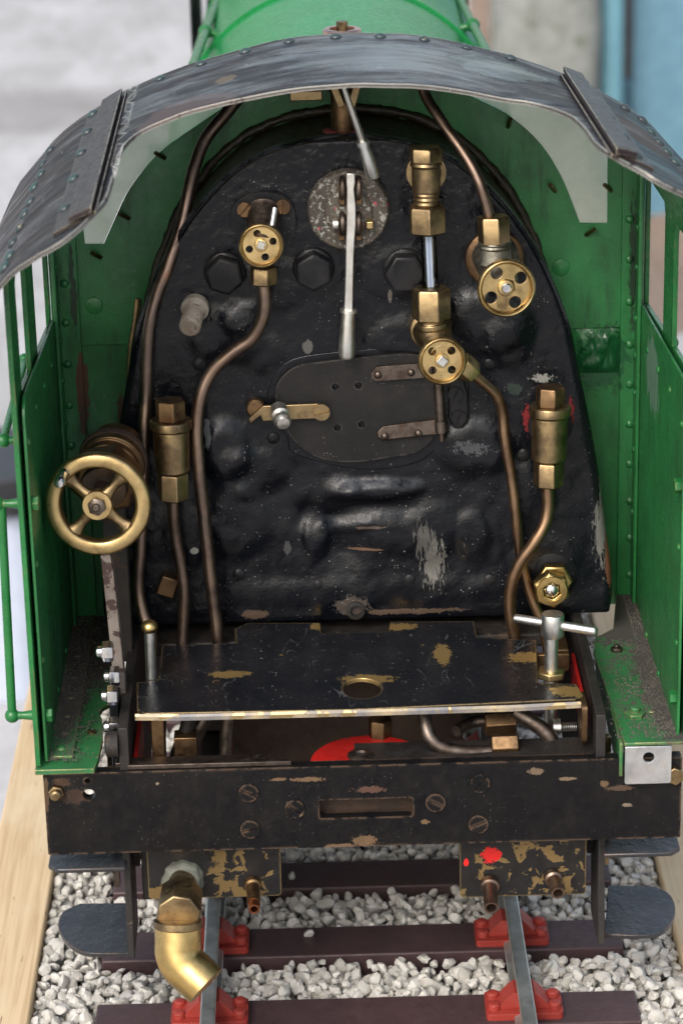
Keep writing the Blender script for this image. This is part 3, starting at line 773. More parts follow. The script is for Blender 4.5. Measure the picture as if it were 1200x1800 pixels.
fr = [loc2(x, y, .9) for x, y in ((520, 800), (505, 770), (640, 826), (745, 808), (790, 755), (822, 748), (824, 700), (818, 640), (770, 622), (700, 612), (560, 622), (500, 640), (470, 690), (480, 740))]
cx = sum(q[0] for q in fr)/len(fr); cz = sum(q[1] for q in fr)/len(fr); fr.sort(key=lambda q: math.atan2(q[1]-cz, q[0]-cx))
m = MB(); onface(m, smooth_poly(fr+[fr[0]], 3)[:-1], .8, 3); m.build('door_frame', 'backhead', door, bevel=.5)
for (pp, scr) in (([(652, 655), (662, 645), (745, 638), (768, 640), (768, 662), (745, 664), (660, 670), (652, 665)], ((664, 659), (722, 655))),
                  ([(662, 760), (672, 750), (745, 740), (775, 737), (775, 764), (745, 766), (672, 775), (662, 768)], ((676, 767), (735, 762)))):
    m = MB(); onface(m, [loc2(x, y, 5.2) for x, y in pp], 5.4, 2.0); m.build('hinge_strap', 'steel_dark', door, bevel=.5)
    for q in scr: rivet(door, PB(*q, 5.3), NB, 1.7, 'steel_dark', 'rivet', .7)
a = PB(768, 640, 5.5); b = PB(776, 770, 5.5); m = MB(); m.lathe(a, b-a, [(0, 2.4), (5, 2.4), (5.1, 2.0), (24, 2.0), (24.1, 2.6), (29, 2.6), (29.1, 1.4), ((b-a).length+1, 1.3)], 16); m.build('hinge_pin', 'steel_dark', door)
lug = [loc2(x, y, 3) for x, y in ((790, 672), (800, 664), (815, 668), (822, 690), (822, 740), (812, 752), (796, 752), (788, 735))]
m = MB(); onface(m, lug, 3.4, 3); m.build('hinge_bracket', 'black', door, bevel=.6)
for q in ((800, 692), (806, 733)): slotted(door, PB(*q, 3.4), NB, 3.0, 1.2, 'black', 1.2)
# latch: brass bar, catch and handle
bar = [loc2(x, y, 6) for x, y in ((437, 735), (455, 720), (462, 713), (560, 709), (575, 712), (578, 728), (562, 735), (475, 739), (462, 740), (458, 730), (448, 738), (440, 745))]
m = MB(); onface(m, bar, 6.6, 1.6); lt = m.build('latch_bar', 'brass_dull', door, bevel=.3, label='dull brass latch bar with hooked end')
slotted(door, PB(565, 723, 6.4), NB, mm(15, c0), 2.0, 'brass_dull', .2)
P = PB(449, 716, 2); m = MB(); m.lathe(P-NB*3, NB, [(0, 3.8), (5, 3.8), (5.6, 3.2)], 18); m.build('latch_keeper', 'bronze', door)
P = PB(489, 719, 6.4); Q = PB(498, 744, 17)
m = MB(); m.lathe(P, Q-P, [(0, 3.6), (2.5, 4.0), (5, 3.6), (5.6, 2.6), (6.4, 3.0), (9, 3.7), ((Q-P).length-1, 3.5), ((Q-P).length+.4, 2.6), ((Q-P).length+.9, .2)], 20)
m.build('latch_handle', 'steel_worn', door)

# ---------------------------------------------------------------- regulator
P = PB(612, 368, 2); r_ = mm(70, P)
MAT['flange'] = paint('crusted_flange', (.075, .06, .045), (.03, .025, .02), (.5, .85), chips=[((.27, .27, .24), .2, .55, .55, .7), ((.28, .04, .05), 0, .16, .64, .5), ((.03, .025, .02), 0, .7, .58, .6)], bump=.5, bscale=.6)
m = MB(); m.lathe(P-NB*2.5, NB, [(0, r_*1.03), (5, r_*1.02), (6, r_*.97)], 48); m.lathe(P+NB*3, NB, [(0, r_*.62), (1.2, r_*.6), (1.8, r_*.5)], 36)
reg = m.build('regulator_flange', 'flange', loco, bevel=.3, label='round crusted regulator flange with red paint traces')
for (y, o_) in ((330, 8), (393, 8)):
    for x0, x1 in ((596, 605.5), (625, 634)):
        a = PB(x0, y, o_); b = PB(x1, y, o_); m = MB(); m.lathe(a, b-a, [(0, 4.3), (.6, 5.0), ((b-a).length-.5, 5.0), ((b-a).length, 4.4)], 22); m.build('clevis_cheek', 'steel_dark', reg)
    a = PB(604, y, 3); m = MB(); m.box(PB(600, y+8, 4), (2.6, 9, 8)); m.box(PB(630, y+8, 4), (2.6, 9, 8)); m.build('clevis_block', 'bronze', reg, bevel=.3)
P = PB(655, 394, 8); hexbolt(reg, PB(645, 394, 8), (1, 0, 0), 2.6, 2.4, 'brass', 'nut')
a = PB(594, 394, 8); m = MB(); m.lathe(a, (-1, 0, 0), [(0, 2.4), (2, 2.4), (2.6, 1.6)], 14); m.build('pin_end', 'steel_worn', reg)
# lever: flat bar that swells at the pivots, then a turned grip
lv = [(611, 304, 8.2, 9), (616, 304, 8.2, 9)]
cl = [(616, 303, 6.6), (616, 318, 7.2), (615.5, 332, 5.9), (617, 360, 7.2), (617, 395, 7.4), (615, 425, 6.8), (614, 470, 6.2), (613, 510, 6.4), (612, 546, 7.0)]
vs = []; fs = []
for i, (x, y, hw) in enumerate(cl):
    hw *= 1.12
    for (dx, o_) in ((-hw, 12.2), (hw, 12.2), (hw, 8.6), (-hw, 8.6)):
        p_ = PB(x+dx, y, 10.4); vs.append(p_+NB*(o_-10.4))
for i in range(len(cl)-1):
    for j in range(4): fs.append((i*4+j, i*4+(j+1) % 4, i*4+4+(j+1) % 4, i*4+4+j))
fs += [(0, 1, 2, 3), tuple(len(vs)-4+j for j in range(4))]
m = MB(); m.add(vs, fs); m.build('regulator_lever', 'steel_worn', reg, bevel=.4, label='worn bright steel regulator lever')
a = PB(612, 543, 10.4); b = PB(609, 631, 10.4); L = (b-a).length
m = MB(); m.lathe(a, b-a, [(0, 2.4), (.2, 3.4), (1.4, 3.5), (1.6, 2.6), (3, 2.7), (L*.55, 3.2), (L-2, 3.4), (L-.6, 2.8), (L, 1.0)], 20); m.build('lever_grip', 'steel_worn', reg)
# blower / whistle lever hanging from the roof valve
a = PB(603, 150, 30); b = PB(638, 252, 22); c = PB(641, 262, 21); d = PB(657, 314, 19)
m = MB(); m.lathe(a, b-a, [(0, 1.15), ((b-a).length, 1.55)], 6)
m.build('whistle_lever', 'steel_worn', loco, bevel=.2, label='thin steel lever hanging from the valve under the roof')
wlv = bpy.data.objects['whistle_lever']
L = (d-b).length; m = MB(); m.lathe(b-(d-b).normalized()*1.5, d-b, [(0, 1.6), (.2, 2.5), (2.2, 2.7), (2.4, 2.0), (3.5, 2.1), (L*.6, 2.6), (L+.3, 2.75), (L+1.2, 2.2), (L+1.5, .6)], 18); m.build('lever_grip', 'steel', wlv)
# turret valve on top of the firebox
P = PB(604, 232, -14); Q = PB(604, 150, -14)
m = MB(); m.lathe(P-Vector((0, 0, 3)), (0, 0, 1), [(0, 8), (3.4, 8), (3.6, 5.2), (20, 5), (20.1, 6.2), (26, 6.2)], 22); tv = m.build('turret_valve', 'bronze', loco)
m = MB(); m.lathe(P-Vector((0, 0, 1)), (0, 0, 1), [(0, 8.6), (1.8, 8.4), (2.2, 7.4)], 24); MAT['pink'] = paint('faded_red_gasket', (.30, .07, .07), (.2, .05, .05), (.5, .7)); m.build('gasket', 'pink', tv)
m = MB(); m.box(PB(592, 160, 0), (3, 16, 10), Matrix.Rotation(-.35, 3, 'Y')); m.box(PB(622, 160, 0), (3, 16, 10), Matrix.Rotation(.3, 3, 'Y')); m.build('valve_jaw', 'brass_dull', tv, bevel=.4)
m = MB(); m.box(PB(538, 165, -20), (13, 8, 4)); m.build('valve_lug', 'brass_dull', tv, bevel=.4)

# ---------------------------------------------------------------- handwheel helper
def handwheel(parent, C, n, R, mat, nh, hd, hr, ph, rim=.17, dish=.14, name='handwheel'):
    """dished brass wheel: rolled rim, recessed web with real holes"""
    n = Vector(n).normalized(); ex_ = Vector((1, 0, 0)); ex_ = (ex_-n*ex_.dot(n)).normalized(); ey_ = n.cross(ex_)
    m = MB(); rr = R*rim/2
    m.lathe(C-n*R*dish, n, [(-rr*1.6, R-2*rr*1.0), (-rr*1.2, R-rr*.5), (0, R), (rr*1.6, R), (rr*2.6, R-rr*.5), (rr*2.9, R-rr*1.0), (rr*2.4, R-rr*1.6), (rr*.6, R-rr*2.3)], 48, closed=True)
    m.plate(C-n*R*dish, ex_, ey_, circ(0, 0, R-rr*1.6, 40), R*.12, [circ(hd*R*math.cos(ph+2*math.pi*i/nh), hd*R*math.sin(ph+2*math.pi*i/nh), hr*R, 14) for i in range(nh)])
    m.lathe(C-n*(R*dish+.1), n, [(0, R*.30), (R*.10, R*.27), (R*.12, R*.2)], 24)
    return m.build(name, mat, parent, bevel=.15)

# ---- left injector steam valve
P = PB(459, 432, 22); r_ = mm(40, P)
F0 = PB(462, 382, 0)
m = MB(); fl = smooth_poly([loc2(x, y, 2.5) for x, y in ((404, 400), (408, 365), (430, 345), (460, 338), (495, 343), (515, 362), (520, 400), (510, 430), (480, 440), (440, 438), (415, 425), (404, 400))], 3)[:-1]
onface(m, fl, 2.6, 4); vl = m.build('steam_valve', 'black', loco, bevel=.6, label='flanged steam valve with small brass handwheel, left of the regulator')
m = MB(); A = PB(464, 375, 2); B = P-NB*3
m.lathe(A, B-A, [(0, 7.5), (1.5, 6.6), ((B-A).length*.6, 6.3), ((B-A).length, 4.5)], 24); m.build('valve_body', 'steel_dark', vl)
slotted(vl, PB(430, 367, 2.6), NB, mm(13.5, P), 2.2, 'bronze', .85); slotted(vl, PB(497, 362, 2.6), NB, mm(13.5, P), 2.2, 'bronze', 1.5)
handwheel(vl, P, (0, -1, .1), r_, 'brass', 4, .55, .165, .3)
m = MB(); m.lathe(P-NB*6, NB, [(0, 2.6), (5.4, 2.5), (5.9, 1.8)], 4, .5); m.build('spindle', 'steel_worn', vl)
a = PB(483, 366, 14); b = PB(478, 397, 17); m = MB(); m.cyl(a, b, 1.25, n=12); m.build('stop_pin', 'steel', vl)
a = PB(463, 468, 14); b = PB(463, 500, 14); m = MB(); m.hexa(a, b-a, mm(25, a), (b-a).length, .25); m.build('union_nut', 'brass_dull', vl, bevel=.3)
pp = [(463, 498, 14), (466, 530, 14), (462, 562, 13), (443, 595, 12), (405, 622, 11), (372, 655, 11), (352, 700, 12), (346, 760, 12), (350, 830, 13), (358, 900, 13), (366, 980, 13), (374, 1050, 13), (384, 1130, 13), (390, 1200, 14)]
m = MB(); q = [PB(*a) for a in pp]; m.tube(q, mm(11.5, q[3]), 16); m.build('steam_pipe', 'copper_dark', loco, label='bent brown copper pipe from the left steam valve to the floor')

# ---- water gauge
GX = 20
def vfit(parent, name, x0, y0, x1, y1, o_, prof, mat, n=24, phase=0.0, bevel=.2):
    """turned fitting between two photo points at offset o_; prof: (0..1, radius px)"""
    a = PB(x0, y0, o_); b = PB(x1, y1, o_); L = (b-a).length
    m = MB(); m.lathe(a, b-a, [(t*L, mm(r, a)) for t, r in prof], n, phase); return m.build(name, mat, parent, bevel)
def vhex(parent, name, x0, y0, x1, y1, o_, r, mat, phase=0.0):
    a = PB(x0, y0, o_); b = PB(x1, y1, o_); m = MB(); m.hexa(a, b-a, mm(r, a), (b-a).length, phase); return m.build(name, mat, parent, bevel=.35)
wg = vfit(loco, 'water_gauge', 748, 284, 749, 362, 16, [(0, 27), (.07, 29), (.12, 25), (.66, 25), (.68, 22), (.74, 24), (.78, 21), (.84, 24), (.88, 21), (.94, 24), (1, 21)], 'brass_dull')
wg['label'] = 'brass water gauge column with glass tube'
vhex(wg, 'top_cap', 748, 258, 748, 286, 16, 31, 'brass_dull', .35)
vhex(wg, 'gland_nut', 750, 361, 751, 410, 16, 35, 'brass_dull', .45)
A = PB(748, 300, 0); m = MB(); m.lathe(A, NB, [(-1, 8), (4, 8), (4.5, 6), (14, 5)], 22); m.build('gauge_foot', 'brass_dull', wg)
g = G('gauge_glass'); tr = g.n.new('ShaderNodeBsdfTransparent'); tr.inputs[0].default_value = (.93, .96, 1, 1)
gl = g.n.new('ShaderNodeBsdfGlossy'); gl.inputs['Roughness'].default_value = .04; fr_ = g.n.new('ShaderNodeFresnel'); fr_.inputs[0].default_value = 1.5
mx = g.n.new('ShaderNodeMixShader'); g.l.new(fr_.outputs[0], mx.inputs[0]); g.l.new(tr.outputs[0], mx.inputs[1]); g.l.new(gl.outputs[0], mx.inputs[2]); g.l.new(mx.outputs[0], g.out.inputs[0]); MAT['glass'] = g.m
a = PB(752, 404, 16); b = PB(757, 516, 16)
m = MB(); r_ = mm(14, a); L = (b-a).length
m.lathe(a, b-a, [(0, r_), (L, r_), (L, r_*.62), (0, r_*.62)], 24, closed=True); m.build('glass_tube', 'glass', wg)
MAT['backing'] = paint('pale_backing_strip', (.72, .73, .74), (.6, .62, .64), (.4, .6), bump=.05)
MAT['blue_line'] = paint('blue_line', (.2, .27, .55), (.18, .24, .5), (.4, .5), bump=.02)
sd_ = (b-a).normalized(); nb2 = (NB-sd_*NB.dot(sd_)).normalized(); sx_ = sd_.cross(nb2)
m = MB(); m.add([a+sx_*s_*r_*.57+nb2*t_*1-nb2*.4+sd_*u_ for u_ in (.5, L-.5) for s_ in (-1, 1) for t_ in (-.3, .3)], [(0, 1, 3, 2), (4, 6, 7, 5), (0, 4, 5, 1), (2, 3, 7, 6), (0, 2, 6, 4), (1, 5, 7, 3)]); m.build('backing_strip', 'backing', wg)
m = MB(); m.add([a+sx_*(s_*.13)+nb2*(t_-.0)+sd_*u_ for u_ in (.8, L-.8) for s_ in (-1, 1) for t_ in (-.05, .15)], [(0, 1, 3, 2), (4, 6, 7, 5), (0, 4, 5, 1), (2, 3, 7, 6), (0, 2, 6, 4), (1, 5, 7, 3)]); m.build('blue_stripe', 'blue_line', wg)
vhex(wg, 'gland_nut', 757, 505, 758, 562, 16, 35, 'brass_dull', .2)
vfit(wg, 'lower_body', 757, 560, 760, 592, 16, [(0, 24), (.2, 24), (.25, 27), (.5, 27), (.55, 24), (1, 26)], 'brass_dull')
A = PB(757, 575, 0); B = PB(775, 625, 24); m = MB(); m.lathe(PB(755, 570, -1), NB, [(0, 9), (9, 8.5), (10, 7)], 22); m.lathe(PB(758, 578, 10), B-PB(758, 578, 10), [(0, 8), (6, 7.5), ((B-PB(758, 578, 10)).length, 5)], 22); m.build('drain_cock', 'brass_dull', wg, bevel=.3)
P = PB(777, 635, 28); handwheel(wg, P, (.05, -1, .12), mm(43, P), 'brass', 4, .56, .17, .785)
m = MB(); m.lathe(P-NB*5, NB, [(0, 2.6), (5.5, 2.6), (5.8, 2.3)], 4, 0.05); m.build('spindle', 'steel', wg, bevel=.12)
a = PB(806, 636, 20); b = PB(828, 655, 16); m = MB(); m.hexa(a, b-a, mm(23, a), (b-a).length, .3); m.build('union_nut', 'brass', wg, bevel=.35)
pp = [(822, 650, 17), (848, 672, 14), (872, 697, 12), (883, 728, 10), (886, 770, 10), (896, 830, 10), (905, 900, 10), (911, 955, 9), (920, 1010, 9), (937, 1058, 9), (958, 1110, 10), (965, 1150, 12)]
m = MB(); q = [PB(*a) for a in pp]; m.tube(q, mm(9.5, q[3]), 14); m.build('drain_pipe', 'copper_brown', loco, label='thin brown copper drain pipe from the water gauge')

# ---- right steam valve
P = PB(890, 507, 27); r_ = mm(52, P)
m = MB(); A = PB(868, 452, -1); m.lathe(A, NB, [(0, 12), (3, 12), (3.6, 11), (4, 8)], 30); sv_ = m.build('steam_valve', 'bronze', loco, bevel=.3, label='steam valve with larger brass handwheel near the right cab window')
MAT['scaled'] = metal('scaled_brass', (.25, .24, .20), (.12, .105, .085), (.4, .65), .2, c3=(.2, .22, .19), t3=.6)
m = MB(); B = P-NB*4; A = PB(869, 448, 2); m.lathe(A, B-A, [(0, 9.5), (4, 9.0), (10, 8.5), (14, 6.5), ((B-A).length, 5)], 24); a = PB(869, 422, 12); m.lathe(a, (0, 0, -1), [(0, 6.4), (.8, 6.8), (1.6, 6.3), (2.4, 6.8), (3.2, 6.3), (9, 7.5)], 20); m.build('valve_body', 'scaled', sv_)
handwheel(sv_, P, (.12, -1, .10), r_, 'brass', 4, .60, .21, .55, rim=.16)
m = MB(); m.hexa(P-NB*5.5, NB, mm(17, P), 4.0, .2); m.build('wheel_nut', 'bronze', sv_, bevel=.2)
m = MB(); m.lathe(P-NB*3, NB, [(0, 2.0), (3, 2.0), (3.4, 1.6)], 16); m.build('spindle', 'chrome', sv_)
vhex(sv_, 'union_nut', 866, 379, 868, 428, 13, 29, 'brass_dull', .25)
pp = [(735, 130, -10), (748, 168, -6), (770, 205, 0), (800, 248, 6), (828, 290, 10), (846, 330, 13), (858, 372, 13), (862, 392, 13)]
m = MB(); q = [PB(*a) for a in pp]; m.tube(q, mm(10, q[4]), 14); m.build('steam_pipe', 'copper_dark', loco, label='dark pipe running down from the roof to the right steam valve')

# ---- thick pipe down the left edge
pp = [(440, 150, -34), (405, 190, -30), (365, 240, -24), (343, 290, -18), (332, 340, -12), (318, 400, -6), (296, 465, 2), (275, 520, 4), (263, 580, 6), (258, 660, 6), (254, 760, 8), (250, 860, 8), (247, 960, 9), (244, 1030, 10), (252, 1080, 12), (262, 1105, 14), (268, 1150, 16)]
m = MB(); q = [PB(*a) for a in pp]; m.tube(q, mm(11.5, q[5]), 16); m.build('steam_pipe', 'copper_dark', loco, label='thick dark pipe curving from the roof down the left edge of the backhead')

# ---- check valves left and right
def check_valve(x, ytop, o_, lab, ys, w_, hx0):
    y0, y1, y2, y3, y4, y5 = ys
    cv = vfit(loco, 'check_valve', x[1], y1, x[2], y3, o_, [(0, w_+2), (.03, w_+4), (.17, w_+4), (.2, w_-2), (.25, w_-1), (.98, w_-2), (1, w_-5)], 'brass_dull', bevel=.25)
    cv['label'] = lab
    vhex(cv, 'cap_nut', x[0], y0, x[1], y1+2, o_, hx0, 'bronze', .3)
    vhex(cv, 'union_nut', x[2], y3+2, x[3], y5, o_, hx0+.5, 'brass_dull', .25)
    A = PB(x[1], (y1+y3)/2-15, -1); m = MB(); m.lathe(A, NB, [(0, 9.5), (3, 9.2), (3.5, 6), (o_-2, 5.5)], 20); m.build('valve_flange', 'black', cv)
    return cv
check_valve((299, 300, 304, 305), 0, 15, 'tall brass check valve with hexagon cap beside the reversing wheel', (702, 737, 760, 828, 832, 878), 33, 28)
check_valve((967, 966, 964, 963), 0, 15, 'tall brass check valve with hexagon cap at the right edge of the backhead', (679, 712, 735, 808, 812, 854), 33, 27)
pp = [(306, 872, 15), (306, 915, 14), (309, 950, 13), (318, 990, 12), (323, 1030, 12), (323, 1080, 12), (321, 1130, 13), (320, 1180, 14)]
m = MB(); q = [PB(*a) for a in pp]; m.tube(q, mm(10.5, q[3]), 14); m.build('feed_pipe', 'copper_dark', loco, label='copper feed pipe below the left check valve')
pp = [(962, 848, 15), (963, 885, 15), (957, 920, 16), (938, 955, 17), (913, 990, 17), (900, 1025, 16), (896, 1065, 15), (902, 1110, 14), (906, 1150, 14)]
m = MB(); q = [PB(*a) for a in pp]; m.tube(q, mm(11, q[3]), 14); m.build('feed_pipe', 'copper_brown', loco, label='orange-brown copper feed pipe crossing over the drain pipe at the right')
# ---- blowdown fitting with a steel ball
P = PB(972, 1008, 0); Q = PB(967, 1035, 17); d = (NB+Vector((0, 0, -.12))).normalized()
m = MB(); m.lathe(P-NB, NB, [(0, 10), (2, 10), (3, 8.5)], 26); bd = m.build('blowdown_valve', 'black', loco, label='bright brass hexagon fitting with a steel ball in its mouth')
a = PB(971, 1015, 3); m = MB(); m.hexa(a, NB, mm(33, a), 6, .5); m.build('body_nut', 'brass_bright', bd, bevel=.4)
a = PB(967, 1030, 10); r_ = mm(33, a); m = MB(); m.lathe(a, NB, [(0, r_*.95), (.6, r_), (5.4, r_), (6.2, r_*.9), (6.3, r_*.5), (0, r_*.48)], 6, .15, closed=True); m.build('gland_nut', 'brass_bright', bd, bevel=.3)
m = MB(); m.lathe(a+NB*5.4, NB, [(-4, r_*.80), (.6, r_*.84), (1.1, r_*.8), (1.2, r_*.56), (-4, r_*.52)], 30, closed=True); m.build('gland_ring', 'brass_bright', bd)
m = MB(); m.ball(a+NB*3.6, r_*.47, 20, 12); m.build('steel_ball', 'chrome', bd)
# ---------------------------------------------------------------- reversing wheel and column
n = Vector((-.06, -1, .10)).normalized()
P = PB(173, 885, 62); R = mm(94, P)
rw = MB(); ex_ = Vector((1, 0, 0)); ex_ = (ex_-n*ex_.dot(n)).normalized(); ey_ = n.cross(ex_)
rw.lathe(P, n, [(-2.6, R*.76), (-2.6, R*.93), (-1.6, R*.985), (0, R), (1.4, R*.99), (2.3, R*.965), (2.7, R*.93), (2.75, R*.77), (2.4, R*.735), (1.2, R*.70), (-1.6, R*.695)], 72, closed=True)
rev = rw.build('reversing_wheel', 'brass', loco, smooth=35, label='large four-spoke brass reversing handwheel with steel crank pin')
m = MB()
for k_ in range(4):
    th = math.radians(45+90*k_+3); rd = ex_*math.cos(th)+ey_*math.sin(th); tg = -ex_*math.sin(th)+ey_*math.cos(th)
    prof = [(.18, .17, 2.6), (.30, .12, 2.2), (.42, .095, 1.9), (.54, .10, 1.8), (.64, .14, 1.9), (.74, .22, 2.2)]
    vs = []; fs = []
    for (t, hw, th_) in prof:
        for i in range(8):
            a = 2*math.pi*i/8; vs.append(P+rd*R*t+tg*R*hw*math.cos(a)+n*(th_*math.sin(a)-.4))
    for i in range(len(prof)-1):
        for j in range(8): fs.append((i*8+j, i*8+(j+1) % 8, i*8+8+(j+1) % 8, i*8+8+j))
    m.add(vs, fs)
m.build('spokes', 'brass_dull', rev, smooth=70)
m = MB(); m.lathe(P-n*5, n, [(0, R*.24), (6, R*.26), (8, R*.285), (8.6, R*.27)], 32); m.build('hub', 'brass', rev)
hexbolt(rev, P+n*3.6, n, R*.175, 2.2, 'steel_dark', 'wheel_nut', .2, stud=1.6)
a = P+ex_*(-R*.66)+ey_*(R*.52); a2 = PB(112, 835, 66); b2 = PB(109, 851, 78)
m = MB(); L = 13; m.lathe(P+(a2-P)-n*((a2-P).dot(n))+n*2, n+Vector((-.05, 0, -.12)), [(0, 2.2), (2, 2.0), (3, 1.4), (3.6, 2.0), (9, 2.4), (11, 2.3), (12, 1.5), (12.2, .3)], 18); m.build('crank_pin', 'chrome', rev)
# bearing behind it
A = P-n*4; B = PB(196, 768, 14); m = MB()
d = (B-A).normalized(); L = (B-A).length
d2 = Vector((.10, 1, .13)).normalized()
m.lathe(A, d2, [(0, 4), (10, 4), (10.1, 9), (13, 9.6), (13.4, 9.6)], 24); m.build('reverser_screw', 'steel_dark', rev)
m = MB(); m.hexa(A+d2*13, d2, 14.2, 12, .3); m.lathe(A+d2*25, d2, [(0, 12), (4, 12), (4.1, 13.5), (8, 13.5), (8.2, 11), (22, 11)], 26); rb = m.build('reverser_bearing', 'bronze', loco, bevel=.5, label='dirty bronze hexagon bearing block behind the reversing wheel')
m = MB(); m.lathe(A+d2*33, d2, [(0, 14), (3, 14.2), (5, 13)], 26); m.build('bearing_cap', 'rust', rb)
m = MB(); m.box(A+d2*30+Vector((0, 4, -45)), (9, 10, 82)); m.build('reverser_stand', 'void_black', loco)
# standing lever below the wheel: flat steel bar from wheel down to the frame
a = PB(187, 965, 40); Yl = a.y
def bar(name, pts, hw, t, mat, parent, bevel=.3, label=None):
    vs = []; fs = []
    for i, p_ in enumerate(pts):
        q0 = pts[max(0, i-1)]; q1 = pts[min(len(pts)-1, i+1)]; d_ = (q1-q0).normalized(); s_ = d_.cross(Vector((0, 1, 0))).normalized(); h_ = hw[i] if isinstance(hw, (list, tuple)) else hw
        vs += [p_-s_*h_, p_+s_*h_, p_+s_*h_+Vector((0, t, 0)), p_-s_*h_+Vector((0, t, 0))]
    for i in range(len(pts)-1):
        for j in range(4): fs.append((i*4+j, i*4+(j+1) % 4, i*4+4+(j+1) % 4, i*4+4+j))
    fs += [(0, 1, 2, 3), tuple(len(vs)-4+j for j in range(4))]
    m = MB(); m.add(vs, fs); return m.build(name, mat, parent, bevel=bevel, label=label)
MAT['lever_rust'] = paint('rusty_bright_bar', (.20, .17, .15), (.11, .085, .07), (.4, .65), chips=[((.035, .016, .013), 0, .16, .56, .7)], bump=.3)
bar('drop_lever', [PY(184, 968, 38), PY(189, 1000, 37), PY(196, 1060, 36), PY(204, 1140, 34), (PY(211, 1215, 33)), PY(214, 1250, 33)], [1.9, 2.1, 2.2, 2.2, 2.3, 2.3], 7, 'lever_rust', loco, label='rusty flat lever standing below the reversing wheel')

# ---------------------------------------------------------------- frames either side of the floor plate
for sx in (-1, 1):
    x0 = 91.3 if sx > 0 else -95.0
    m = MB(); m.plate((x0, 0, 0), (0, 1, 0), (0, 0, 1), [(2, 80), (2, 133.5), (60, 135), (150, 135), (420, 135), (420, 60), (30, 58), (22, 72)], -3.8)
    f_ = m.build('frame_plate', 'black_dull', loco, bevel=.3)
    if sx < 0:
        for (x, y, o_) in ((184, 1145, 60), (196, 1188, 46), (192, 1222, 34), (196, 1277, 16)):
            a = PX(x+8, y, -96.6); hexbolt(f_, (-95.3, a.y, a.z), (-1, 0, 0), 4.1, 4.0, 'chrome', 'nut', .2, stud=2.2)
        a = PX(200, 1308, -97); m = MB(); m.lathe((-95.2, a.y, a.z), (-1, 0, 0), [(0, 5), (4.5, 5), (5.2, 3.5)], 20); m.build('pin_boss', 'void_black', f_)
        m = MB(); m.box((-97.4, 30, 118), (3.6, 24, 38)); m.build('side_link', 'black', f_, bevel=.6)
    else:
        MAT['red'] = paint('red_paint', (.42, .012, .010), (.28, .010, .008), (.3, .55), chips=[((.04, .02, .02), 0, .2, .64, .6)], bump=.2)
        m = MB(); m.box((89.8, 58, 118), (1.4, 46, 14)); m.build('red_inner_liner', 'red', f_)
    MAT['red_spill'] = MAT['red']if 'red' in MAT else None
m = MB(); m.box((-89.6, 30, 108), (1.6, 50, 14)); m.build('red_inner_liner', 'red', loco)
# upright stay seen at the far right below the plate
m = MB(); m.cyl((97.3, 18, 60), (97.3, 18, 117), 1.8); m.build('stay_rod', 'brass_dull', loco)
m = MB(); m.box((-100.5, 26, 82), (2.2, 5, 60)); m.build('stay_rod', 'steel_dark', loco)

# ---------------------------------------------------------------- floor plate
BRC = (.40, .27, .105)
MAT['floor_black'] = paint('chipped_black_on_brass', (.005, .0058, .0085), (.009, .0095, .012), (.2, .4), chips=[(BRC, .75, .13, .70, .42), ((.30, .21, .085), .7, .5, .71, .45)],
                           edge=((.52, .38, .18), .85, 1.3, .36), speck=1.0, bump=.2, bscale=.3, scratch=.16, spec=.25,
                           blobs=[(tuple(PZ(777, 1150, 135)), (4, 12, 6), BRC, .75, .4, 1.15, .45, (1, 1, 1)), (tuple(PZ(935, 1155, 135)), (11, 6, 6), BRC, .75, .4, 1.25, .45, (1, 1, 1)),
                                  (tuple(PZ(405, 1185, 135)), (9, 4, 6), BRC, .75, .4, 1.25, .45, (1, 1, 1)), (tuple(PZ(700, 1102, 135)), (9, 4, 6), BRC, .75, .4, 1.35, .45, (1, 1, 1)),
                                  (tuple(PZ(645, 1194, 135)), (12, 5, 6), BRC, .75, .4, 1.15, .45, (1, 1, 1)), (tuple(PZ(660, 1250, 135)), (16, 3, 6), BRC, .75, .4, 1.35, .45, (1, 1, 1)),
                                  (tuple(PZ(1005, 1215, 135)), (10, 6, 6), BRC, .75, .4, 1.35, .45, (1, 1, 1)), (tuple(PZ(560, 1100, 135)), (4, 5, 6), BRC, .75, .4, 1.05, .45, (1, 1, 1))])
fpx = [(241, 1247), (255, 1254), (620, 1247), (1010, 1229), (1024, 1222), (1012, 1202), (985, 1201), (945, 1200), (942, 1125), (838, 1120), (833, 1092), (685, 1093), (683, 1110), (565, 1113), (563, 1095), (435, 1095), (412, 1105), (415, 1130), (285, 1135), (280, 1188), (275, 1197), (240, 1200)]
fo = [xy(PZ(x, y, 135)) for x, y in fpx]
hc = PZ(636, 1210, 135); hh = [xy(PZ(636+34*math.cos(2*math.pi*i/28), 1210+18*math.sin(2*math.pi*i/28), 135)) for i in range(28)]
m = MB(); m.plate((0, 0, 135), (1, 0, 0), (0, 1, 0), fo, 1.9, [hh])
fpm = m.build('floor_plate', 'floor_black', loco, bevel=.35, label='black painted brass cab floor plate with chipped paint and an oval hole')
